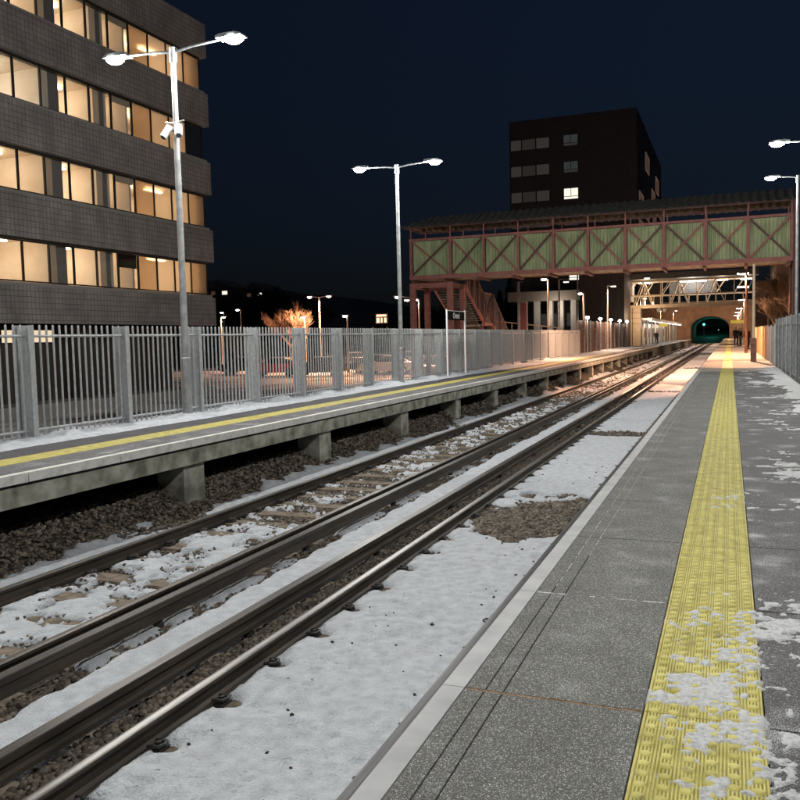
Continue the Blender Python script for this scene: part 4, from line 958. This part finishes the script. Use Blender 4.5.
# ================================================================== RIGHT SIDE BACKGROUND
BW = thing('brick_building', (8, 90, 0), 'tall brown brick building lit orange behind the bare tree', 'building')
MB().box(4.2, 16, 90, 104, -.1, 9.).build('wall', 'brick', BW); MB().box(4.0, 16.2, 89.8, 104.2, 9.0, 9.3).build('roof', 'roofing', BW)
for x in (4.9, 7.4): w = MB().box(x, x + 1.1, 89.95, 89.998, 3.8, 5.4).build('window', 'white', BW); MB().box(x + .08, x + 1.02, 89.93, 89.95, 3.88, 5.32).build('pane', 'glass_dark', w)
light('POINT', (5.5, 84, 3.5), 350, OR, BW, .2, name='added_fill_light')  # bare lamp added before the wall to light the brick orange
SB = thing('brick_stair_tower', (2.6, 101, 0), 'narrow brown brick stair tower at the right end of the lattice bridge', 'tower')
MB().box(2.45, 3.75, 99, 104, 0, 6.6).build('wall', 'brick', SB); MB().box(2.35, 3.85, 98.9, 104.1, 6.6, 6.75).build('roof', 'roofing', SB)

# ================================================================== TREES
def branches(b, p, d, L, r, depth, rnd, spread=.55, up=.12, minr=.006, n=6):
    pts = [Vector(p)]; d = Vector(d).normalized(); k = 3
    for i in range(k):
        d = (d + Vector((rnd.uniform(-.14, .14), rnd.uniform(-.14, .14), rnd.uniform(-.05, .12)))).normalized(); pts.append(pts[-1] + d * L / k)
    rs_ = [r * (1 - .45 * i / k) for i in range(k + 1)]
    b.tube(pts, rs_, n if depth > 2 else 4, cap=False)
    if depth == 0: return
    m = rnd.choice((3, 4)) if depth > 1 else 4
    for i in range(m):
        t_ = rnd.uniform(.35, 1.); q = pts[min(k, int(t_ * k))]
        a = rnd.uniform(0, 2 * PI); s = rnd.uniform(.6, 1.2) * spread
        nd = (d + Vector((math.cos(a) * s, math.sin(a) * s, up + rnd.uniform(-.2, .3)))).normalized()
        branches(b, q, nd, L * rnd.uniform(.6, .82), max(minr, rs_[-1] * rnd.uniform(.5, .75)), depth - 1, rnd, spread, up, minr, n)
def bare_tree(x, y, z, h, label, seed, m='bark', depth=5, spread=.6, group='bare trees', lean=(0, 0)):
    rnd = random.Random(seed); t = thing('bare_tree', (x, y, z), label, 'tree', group)
    tr = MB(); top = (x + lean[0], y + lean[1], z + h * .25); tr.tube([(x, y, z), (x + lean[0] * .5, y + lean[1] * .5, z + h * .12), top], [h * .035, h * .027, h * .02], 9); tr.build('trunk', m, t)
    b = MB()
    for i in range(6):
        a = i * 1.05 + rnd.uniform(-.2, .2); branches(b, (top[0], top[1], z + h * (.16 + .018 * i) + 0), (math.cos(a) * .8, math.sin(a) * .8, rnd.uniform(.5, 1.3)), h * .25, h * .014, depth, rnd, spread, minr=h * .0022)
    b.build('crown', m, t); return t
bare_tree(-39.5, 72.5, G, 9.2, 'round bare tree glowing orange under the car park lamps', 3, depth=5)
bare_tree(4.4, 62, -.06, 8.5, 'bare tree with tangled branches behind the right-hand timber fence', 8, depth=5, spread=.7)
bare_tree(3.6, 74, -.06, 7., 'smaller bare tree beside the brick building', 12, depth=4, spread=.7)
bare_tree(-52, 82, G, 6.5, 'dim bare tree at the far left of the car park', 15, depth=4)
def evergreen(x, y, z, h, w, seed, label, conifer=True):
    rnd = np.random.default_rng(seed); t = thing('evergreen_tree', (x, y, z), label, 'tree', 'dark trees on the hillside')
    MB().tube([(x, y, z - .5), (x, y, z + h * .9)], [h * .03, h * .008], 7).build('trunk', 'bark_dark', t)
    n = 2600; u = rnd.random(n) ** .7; a = rnd.uniform(0, 2 * PI, n)
    if conifer: zz = z + h * (1 - u * .9); rr = w * u * (.55 + .45 * rnd.random(n)) * (.75 + .25 * np.sin(u * 34 + np.sin(a * 3)))
    else:
        ph = np.arccos(rnd.uniform(-.8, 1, n)); rad = (.6 + .4 * rnd.random(n)) * (1 + .25 * np.sin(a * 3 + seed) * np.sin(ph * 4)); zz = z + h * .58 + h * .42 * rad * np.cos(ph); rr = w * rad * np.sin(ph)
    P = np.stack([x + rr * np.cos(a), y + rr * np.sin(a), zz], -1); s = h * .035 * rnd.uniform(.6, 1.5, n)
    d1 = rnd.normal(size=(n, 3)); d1 /= np.linalg.norm(d1, axis=1)[:, None]; d2 = np.cross(d1, rnd.normal(size=(n, 3))); d2 /= np.linalg.norm(d2, axis=1)[:, None]
    V = np.stack([P - d1 * s[:, None], P + d2 * s[:, None] * .6, P + d1 * s[:, None], P - d2 * s[:, None] * .6], 1) - np.array([x, y, z])
    raw_mesh('crown', V.reshape(-1, 3), np.arange(4 * n).reshape(n, 4), 'leaf', parent=t)
def hzs(x, y): return float(hz(np.array([[x]], float), np.array([[y]], float))[0, 0])
for i, (px, d, h, w, con, lab) in enumerate((
    (-62, 118, 13, 5.5, 0, 'broad dark tree right of the office block on the hillside'), (-50, 124, 11, 5, 0, 'broad dark tree behind the orange tree'), (-43, 128, 12.5, 5.5, 0, 'spreading dark tree behind the twin car park lamp'),
    (-36, 120, 10, 5.5, 0, 'low dark tree between the twin car park lamp and the lit sign'), (-29, 118, 15, 3.4, 1, 'tall dark conifer left of the second lamp post'), (-32.5, 125, 12, 3.2, 1, 'shorter dark conifer next to the tall conifer'),
    (-24.5, 120, 10, 5, 0, 'dark round tree hidden behind the footbridge portal'), (-75, 130, 14, 6, 0, 'large dark tree high on the hill near the house lights'), (-58, 98, 8, 4, 0, 'dark shrubby tree beside the small far lamps'), (-84, 118, 12, 6, 0, 'dark tree beside the end of the office block'))):
    evergreen(px, d, hzs(px, d), h * (.62 if not con else .8), w * .75, 40 + i, lab, bool(con))
# two lit houses on the hill
for (x, y, lab) in ((-80.5, 122, 'small dark house with a lit window high on the hillside at left'), (-79, 131, 'small dark hillside house with two lit windows')):
    z = hzs(x, y); t = thing('hill_house', (x, y, z), lab, 'house')
    dz = 10. - (z + 3.6)
    z += dz; MB().box(x - 2.4, x + 2.4, y, y + 5, z - 2 - max(dz, 0), z + 4.4).build('wall', 'dark_clad', t)
    b = MB(); b.extrude_y([(x - 2.7, z + 4.4), (x + 2.7, z + 4.4), (x, z + 5.8)], y - .3, y + 5.3); b.build('roof', 'roofing', t)
    for wx in ((-1.4, -.6), (.8, 1.8)): MB().box(x + wx[0], x + wx[1], y - .05, y - .002, z + 3.2, z + 3.8).build('window', 'lit_warm' if wx[0] < 0 else 'lit_white', t)

# ================================================================== CAR PARK
def cp_lamp(x, y, z, label, twin=False, energy=0., col=(1, .6, .42), lens='sodium', hy=0, s=-1, r=1.0):
    t = thing('street_lamp', (x, y, G), label, 'street lamp', 'lamps around the car park')
    MB().tube([(x, y, G), (x, y, z)], [.09, .06], 10).build('pole', 'cream_steel', t)
    for q in ((-1, 1) if twin else (s,)):
        MB().tube([(x, y, z - .03), (x + q * (r - .1), y, z + .06)], .03, 6).build('arm', 'galv', t)
        h = MB().box(x + q * r - .3, x + q * r + .3, y - .13, y + .13, z + .04, z + .14).build('lamp_head', 'galv_dark', t)
        b = MB(); v, f = ico(); b.add([(x + q * r + a * .24, y + c * .14, z + d * .09) for a, c, d in v], [tuple(w_) for w_ in f]); b.build('lamp_lens', lens, h, True)
        if energy: light('SPOT', (x + q * r, y, z - .12), energy, col, t, .12, 160, .5)
cp_lamp(-35.3, 70, 5.45, 'twin-headed car park lamp beside the orange tree', True, 9000, (1, .5, .3), r=1.0)
cp_lamp(-20.6, 55, 4.3, 'car park lamp nearer the footbridge columns', False, 9000, (1, .5, .3))
cp_lamp(-46, 70, 3.9, 'low pinkish lamp beside the end of the office block', False, 800, s=1, r=.3)
cp_lamp(-50.0, 80, 5.0, 'pale lamp in the far left corner of the car park', False, 0, lens='led_far', s=-1, r=.4)
cp_lamp(-60, 92, 5.3, 'smallest distant lamp left of the orange tree', False, 0, lens='led_far', r=.3)
cp_lamp(-36.6, 69.5, 3.6, 'short single lamp between the orange tree and the twin lamp', False, 3200, (1, .38, .15), s=-1, r=.2)
cp_lamp(-29.7, 64, 3.4, 'small white lamp left of the lit notice', False, 0, lens='led_far', s=-1, r=.2)
cp_lamp(-27.0, 72, 4.9, 'pink lamp just left of the second lamp post', False, 900, s=-1, r=.4)
cp_lamp(-25.5, 70, 4.8, 'pink lamp seen between the red bridge columns', False, 900, s=-1, r=.3)
cp_lamp(-14.05, 70, 6.05, 'pink lamp on a pole under the middle of the footbridge', False, 1500, s=-1, r=.35, lens='sodium')
cp_lamp(-11.15, 70, 4.75, 'pink lamp on a shorter pole left of the dark stair tower', False, 1200, s=-1, r=.3)
for (x, y, z, lab, m_, w) in ((-14.2, 60, 5.3, 'tall bare white pole right of the stair', 'pole', .1), (-10.9, 58, 5.2, 'thin white pole under the footbridge, left of the pink lamp', 'pole', .06), (-8.9 - 1.4, 62, 5.9, 'thin dark pole in front of the stair tower', 'galv_dark', .05)):
    t = thing('pole', (x, y, G), lab, 'pole', 'bare poles behind the far fence'); MB().tube([(x, y, G), (x, y, z)], w, 8).build('shaft', m_, t); MB().bar((x, y, z), (x + .35, y, z), .06, .06).build('bracket', m_, t)
t = thing('red_column', (-14.6, 62, G), 'thick red-brown column right of the stair', 'column'); MB().box(-14.6, -14.1, 62, 62.5, G, 3.9).build('shaft', 'red', t); MB().box(-14.7, -14., 61.9, 62.6, G, G + .3).build('foot', 'red', t)
t = thing('red_column', (-17.6, 49, G), 'short red-brown column seen between the bridge portal legs', 'column'); MB().box(-16.0, -15.5, 49.3, 49.8, G, 3.1).build('shaft', 'red_dark', t); MB().box(-16.1, -15.4, 49.2, 49.9, 3.1, 3.25).build('foot', 'red_dark', t)
t = thing('ramp_railing', (-13, 66, 1), 'sloping pink-lit railing above the fence, right of the stair', 'railing')
MB().bar((-17.5, 66, 2.65), (-12.2, 66, 1.95), .08, .1).build('handrail', 'cream_steel', t)
b = MB()
for x in np.arange(-17.4, -12.2, .6): b.bar((x, 66, G), (x, 66, 2.6 + (x + 17.4) * -.13), .05)
b.build('balusters', 'galv', t)
t = thing('lit_notice', (-30, 68, G), 'small lit notice board beyond the car park', 'sign')
MB().box(-30.5, -29.3, 71.9, 72, 2.85, 3.8).build('sign_board', 'frame', t); 
for x0, x1, z0, z1 in ((-30.4, -29.4, 3.5, 3.7), (-30.4, -30.1, 2.95, 3.4), (-29.98, -29.8, 2.95, 3.4), (-29.65, -29.4, 2.95, 3.4)): MB().box(x0, x1, 71.88, 71.9, z0, z1).build('lit_panel', mat('lit_notice_face', (.5, .4, .3), .5, emit=(1, .7, .5), es=1.0), t)
for x in (-30.8, -29.4): MB().box(x - .04, x + .04, 71.95, 72.05, G, 2.55).build('leg', 'iron', t)

def make_car(name, body_m, label):
    """side profile extruded and pinched; wheels, glass and lamps as parts; length along local X"""
    t = thing(name, (0, 0, 0), label, 'car', 'cars in the snowy car park')
    m = body_m
    def loft(prof, w0, w1, zc, nm, mt, par=t):
        b = MB(); vs = []; fs = []; n = len(prof)
        for s in (-1, 1):
            for (x, z) in prof:
                k = 0 if z < zc else min(1, (z - zc) / (1.45 - zc)); vs.append((x, s * (w0 + (w1 - w0) * k), z))
        fs.append(tuple(range(n))); fs.append(tuple(range(2 * n - 1, n - 1, -1)))
        for i in range(n): j = (i + 1) % n; fs.append((i, n + i, n + j, j))
        b.add(vs, fs); o = b.build(nm, mt, par)
        bv = o.modifiers.new('bev', 'BEVEL'); bv.width = .05; bv.segments = 3; bv.limit_method = 'ANGLE'
        return o
    body = [(-2.1, .35), (-2.12, .62), (-2.02, .86), (-1.55, .93), (-.95, .97), (-.4, 1.38), (.1, 1.45), (.95, 1.44), (1.55, 1.18), (1.95, .98), (2.08, .9), (2.1, .5), (2.05, .33), (1.72, .3), (-1.7, .28)]
    bo = loft(body, .86, .64, .9, 'body', m)
    gl = [(-.92, .99), (-.42, 1.34), (.08, 1.4), (.92, 1.39), (1.45, 1.17), (1.6, 1.0)]
    b = MB()
    for s in (-1, 1):
        pts = [(x, s * (.865 + (.64 - .86) * max(0, (z - .9) / .55) + .002), z) for x, z in gl]
        b.add(pts, [tuple(range(len(pts)))] if s < 0 else [tuple(reversed(range(len(pts))))])
    b.build('side_window', 'glass_dark', t)
    b = MB(); b.add([(-.985, -.78, .99), (-.985, .78, .99), (-.455, .66, 1.37), (-.455, -.66, 1.37)], [(0, 1, 2, 3)]); b.build('windscreen', 'glass_dark', t)
    b = MB(); b.add([(1.62, -.74, 1.17), (1.62, .74, 1.17), (1.06, .66, 1.42), (1.06, -.66, 1.42)], [(0, 1, 2, 3)]); b.build('rear_window', 'glass_dark', t)
    for x in (-1.32, 1.3):
        for s in (-1, 1):
            w = MB().tube([(x, s * .66, .32), (x, s * .87, .32)], .32, 18).build('wheel', 'iron', t); MB().tube([(x, s * .86, .32), (x, s * .885, .32)], .2, 12).build('rim', 'galv', w)
    for s in (-1, 1):
        MB().box(-2.13, -2.05, s * .7 - .14, s * .7 + .14, .64, .78).build('headlight', 'white', t)
        MB().box(2.04, 2.115, s * .7 - .13, s * .7 + .13, .78, .94).build('tail_light', 'cloth_red', t)
        MB().box(-.9, -.76, s * .95 - .08, s * .95 + .08, .95, 1.07).build('wing_mirror', m, t)
    MB().box(-.35, .95, -.55, .55, 1.455, 1.50).build('snow_cover', 'snow', t)
    return t
M['car_red'] = mat('red_car_paint', (.4, .02, .02), .3, spec=.6); M['car_dark'] = mat('dark_car_paint', (.02, .022, .03), .25, spec=.6); M['car_silver'] = mat('silver_car_paint', (.35, .35, .36), .3, metal=.6); M['car_blue'] = mat('blue_car_paint', (.03, .05, .12), .28)
protos = {k: None for k in ('car_red', 'car_dark', 'car_silver', 'car_blue')}
cars = [('car_red', -33.5, 58.5, .2, 'red hatchback parked left of the orange tree, snow on its roof'), ('car_dark', -29.5, 58.2, .25, 'dark car parked just right of the red hatchback'), ('car_dark', -27., 63.5, .3, 'dark car behind the fence under the twin lamp'),
        ('car_silver', -24.5, 60., .2, 'silver car parked in the middle of the car park row'), ('car_blue', -22., 66, .3, 'dark blue car left of the second lamp post'), ('car_dark', -35.5, 78, .1, 'dark car in the back row beneath the orange tree'),
        ('car_silver', -29.5, 78, .15, 'silver car in the back row below the lit notice'), ('car_red', -25, 77, .1, 'red car in the back row by the pink lamp'), ('car_silver', -19., 56, 1.4, 'silver car near the footbridge columns'), ('car_dark', -38.5, 62, .2, 'dark car parked furthest left, near the office block')]
for (cm, x, y, rz, lab) in cars:
    if protos[cm] is None: o = protos[cm] = make_car('parked_car', cm, lab)
    else: o = copy_tree(protos[cm])
    o.location = (x, y, G + .02); o.rotation_euler.z = rz; o['label'] = lab

# ================================================================== PEOPLE
def person(x, y, z, rz, label, coat='cloth_dark', trousers='cloth_blue', bag=False, h=1.75):
    t = thing('person', (x, y, z), label, 'person'); k = h / 1.75
    def skin(nm, pts, edges, rad, mt, par=t, sub=2):
        me = bpy.data.meshes.new(nm); me.from_pydata([(a * k, b_ * k, c * k) for a, b_, c in pts], edges, []); me.materials.append(M[mt])
        o = bpy.data.objects.new(nm, me); COL.objects.link(o); o.parent = par
        md = o.modifiers.new('skin', 'SKIN'); md.use_smooth_shade = True
        for i, r in enumerate(rad):
            sv = me.skin_vertices[0].data[i]; sv.radius = (r[0] * k, r[1] * k) if isinstance(r, tuple) else (r * k, r * k); sv.use_root = (i == 0)
        s = o.modifiers.new('sub', 'SUBSURF'); s.levels = sub; s.render_levels = sub
        return o
    # body: pelvis, spine, neck, head, arms with hands, legs with feet (front is -y)
    P = [(0, 0, .95), (0, .01, 1.15), (0, .01, 1.36), (0, 0, 1.48), (0, -.015, 1.56), (0, -.02, 1.66), (0, -.01, 1.73),
         (-.09, 0, .9), (-.10, -.01, .5), (-.10, .01, .09), (-.11, -.12, .04), (.09, 0, .9), (.11, -.04, .5), (.11, .0, .09), (.12, -.13, .04),
         (-.18, .01, 1.40), (-.23, .03, 1.13), (-.22, -.05, .90), (-.21, -.09, .80), (.18, .01, 1.40), (.23, .03, 1.13), (.22, -.04, .90), (.21, -.08, .80)]
    Ed = [(0, 1), (1, 2), (2, 3), (3, 4), (4, 5), (5, 6), (0, 7), (7, 8), (8, 9), (9, 10), (0, 11), (11, 12), (12, 13), (13, 14), (2, 15), (15, 16), (16, 17), (17, 18), (2, 19), (19, 20), (20, 21), (21, 22)]
    Rd = [(.14, .11), (.13, .10), (.15, .10), .055, .06, (.075, .09), .05, .09, .058, .04, (.04, .03), .09, .058, .04, (.04, .03), .055, .042, .03, .025, .055, .042, .03, .025]
    skin('body', P, Ed, Rd, 'skin')
    # trousers
    skin('trousers', [(0, 0, .97), (-.09, 0, .9), (-.10, -.01, .5), (-.10, .01, .12), (.09, 0, .9), (.11, -.04, .5), (.11, 0, .12)], [(0, 1), (1, 2), (2, 3), (0, 4), (4, 5), (5, 6)], [(.155, .125), .105, .073, .062, .105, .073, .062], trousers)
    skin('coat', [(0, .005, 1.12), (0, .01, 1.38), (0, 0, 1.47), (0, 0, .78), (-.19, .01, 1.39), (-.24, .03, 1.13), (-.225, -.045, .93), (.19, .01, 1.39), (.24, .03, 1.13), (.225, -.04, .93)], [(0, 1), (1, 2), (0, 3), (1, 4), (4, 5), (5, 6), (1, 7), (7, 8), (8, 9)], [(.165, .13), (.18, .125), .085, (.19, .15), .075, .062, .05, .075, .062, .05], coat)
    skin('hair', [(0, .015, 1.70), (0, .03, 1.62)], [(0, 1)], [(.085, .09), (.075, .07)], 'hair')
    # face
    MB().box(-.012, .012, -.125, -.10, 1.62, 1.655).build('nose', 'skin', t) if False else None
    b = MB(); b.tube([(0, -.105 * k, 1.655 * k), (0, -.128 * k, 1.625 * k)], [.008, .014], 6); o = b.build('nose', 'skin'); o.parent = t
    for s in (-1, 1): b = MB(); b.tube([(s * .03 * k, -.098 * k, 1.665 * k), (s * .03 * k, -.105 * k, 1.665 * k)], .011, 8); o = b.build('eye', 'glass_dark'); o.parent = t
    b = MB(); b.tube([(-.022 * k, -.104 * k, 1.6 * k), (.022 * k, -.104 * k, 1.6 * k)], .006, 6); o = b.build('mouth', 'cloth_red'); o.parent = t
    for s in (-1, 1):      # shoes and five fingers each
        b = MB(); b.tube([(s * .11 * k, .05, .05), (s * .115 * k, -.08, .045), (s * .12 * k, -.2, .03)], [.05, .052, .03], 8); o = b.build('shoe', 'bag'); o.parent = t
        for f in range(5):
            b = MB(); fx = s * (.205 + .0) ; yy = -.09 + (f - 2) * .018; L_ = (.045, .065, .075, .068, .05)[f]
            b.tube([(fx * k, yy * k, .795 * k), ((fx + s * .004) * k, (yy - .012) * k, (.795 - L_ * .6) * k), ((fx - s * .006) * k, (yy - .02) * k, (.795 - L_) * k)], [.009, .008, .006], 6); o = b.build('finger', 'skin'); o.parent = t
    if bag:
        b = MB(); b.box(.26 * k, .42 * k, -.16, .12, .42, .76); b.tube([(.33, -.1, .76), (.3, -.09, .86), (.33, .06, .76)], .012, 6); g_ = b.build('shoulder_bag', 'bag')
        g_.location = (x, y, z); tag(g_, 'black bag held by the person in the dark coat under the yellow sign', 'bag')
    t.rotation_euler.z = rz
    return t
person(.55, 83., 0, .1, 'person in a long dark coat standing with a bag under the yellow sign', 'cloth_dark', bag=True, h=1.82)
person(.95, 85., 0, -1.2, 'person in black standing just behind and right of the dark-coated one', 'cloth_dark', h=1.72)
person(1.25, 70., 0, .5, 'person in a maroon coat standing against the timber fence', 'cloth_red', h=1.7)
person(-8.7, 112., 0, .4, 'person in dark clothes waiting under the far platform canopy', 'cloth_dark', h=1.75)

# ================================================================== WORLD, CAMERA
w = bpy.data.worlds.new('World'); SC.world = w; w.use_nodes = True; nt = w.node_tree; bg = nt.nodes['Background']
sky = nt.nodes.new('ShaderNodeTexSky'); sky.sky_type = 'NISHITA'; sky.sun_disc = False; sky.sun_elevation = math.radians(12); sky.sun_rotation = math.radians(200); sky.ozone_density = 4.
tcw = nt.nodes.new('ShaderNodeTexCoord'); spw = nt.nodes.new('ShaderNodeSeparateXYZ'); rw = nt.nodes.new('ShaderNodeValToRGB'); mw = nt.nodes.new('ShaderNodeMix'); mw.data_type = 'RGBA'; mw.blend_type = 'MULTIPLY'; mw.inputs['Factor'].default_value = 1
nt.links.new(tcw.outputs['Generated'], spw.inputs[0]); nt.links.new(spw.outputs['Z'], rw.inputs[0])
rw.color_ramp.elements[0].position = 0; rw.color_ramp.elements[0].color = (.06, .055, .075, 1); rw.color_ramp.elements[1].position = .55; rw.color_ramp.elements[1].color = (.44, .385, .45, 1)   # night sky darkens towards the unlit horizon
nt.links.new(sky.outputs[0], mw.inputs['A']); nt.links.new(rw.outputs[0], mw.inputs['B']); nt.links.new(mw.outputs['Result'], bg.inputs[0]); bg.inputs[1].default_value = .016
sun = bpy.data.lights.new('moon', 'SUN'); sun.energy = .012; sun.angle = math.radians(.5); sun.color = (.75, .85, 1); so = bpy.data.objects.new('moon', sun); COL.objects.link(so); so.rotation_euler = (math.radians(50), 0, math.radians(200))

f_, yaw, pitch, roll, h = 840.444, .37448, -.071844, -.0234, 1.3602
F_ = Vector((-math.sin(yaw) * math.cos(pitch), math.cos(yaw) * math.cos(pitch), math.sin(pitch))); r_ = Vector((math.cos(yaw), math.sin(yaw), 0)); u_ = r_.cross(F_)
r2 = math.cos(roll) * r_ + math.sin(roll) * u_; u2 = -math.sin(roll) * r_ + math.cos(roll) * u_
cd = bpy.data.cameras.new('camera'); cam = bpy.data.objects.new('camera', cd); COL.objects.link(cam)
mtx = Matrix(((r2.x, u2.x, -F_.x, 0), (r2.y, u2.y, -F_.y, 0), (r2.z, u2.z, -F_.z, h), (0, 0, 0, 1))); cam.matrix_world = mtx
cd.sensor_width = 36; cd.lens = f_ / 800 * 36; cd.clip_start = .05; cd.clip_end = 3000; SC.camera = cam
SC.view_settings.view_transform = 'Standard'; SC.view_settings.look = 'None'; SC.view_settings.exposure = 0; SC.view_settings.gamma = 1; SC.view_settings.use_curve_mapping = False
cy = SC.cycles; cy.use_denoising = True
try: cy.denoiser = 'OPENIMAGEDENOISE'
except Exception: pass
cy.max_bounces = 6; cy.diffuse_bounces = 3; cy.glossy_bounces = 3; cy.transmission_bounces = 4; cy.transparent_max_bounces = 12; cy.sample_clamp_indirect = 6; cy.use_light_tree = True
cy.caustics_reflective = False; cy.caustics_refractive = False
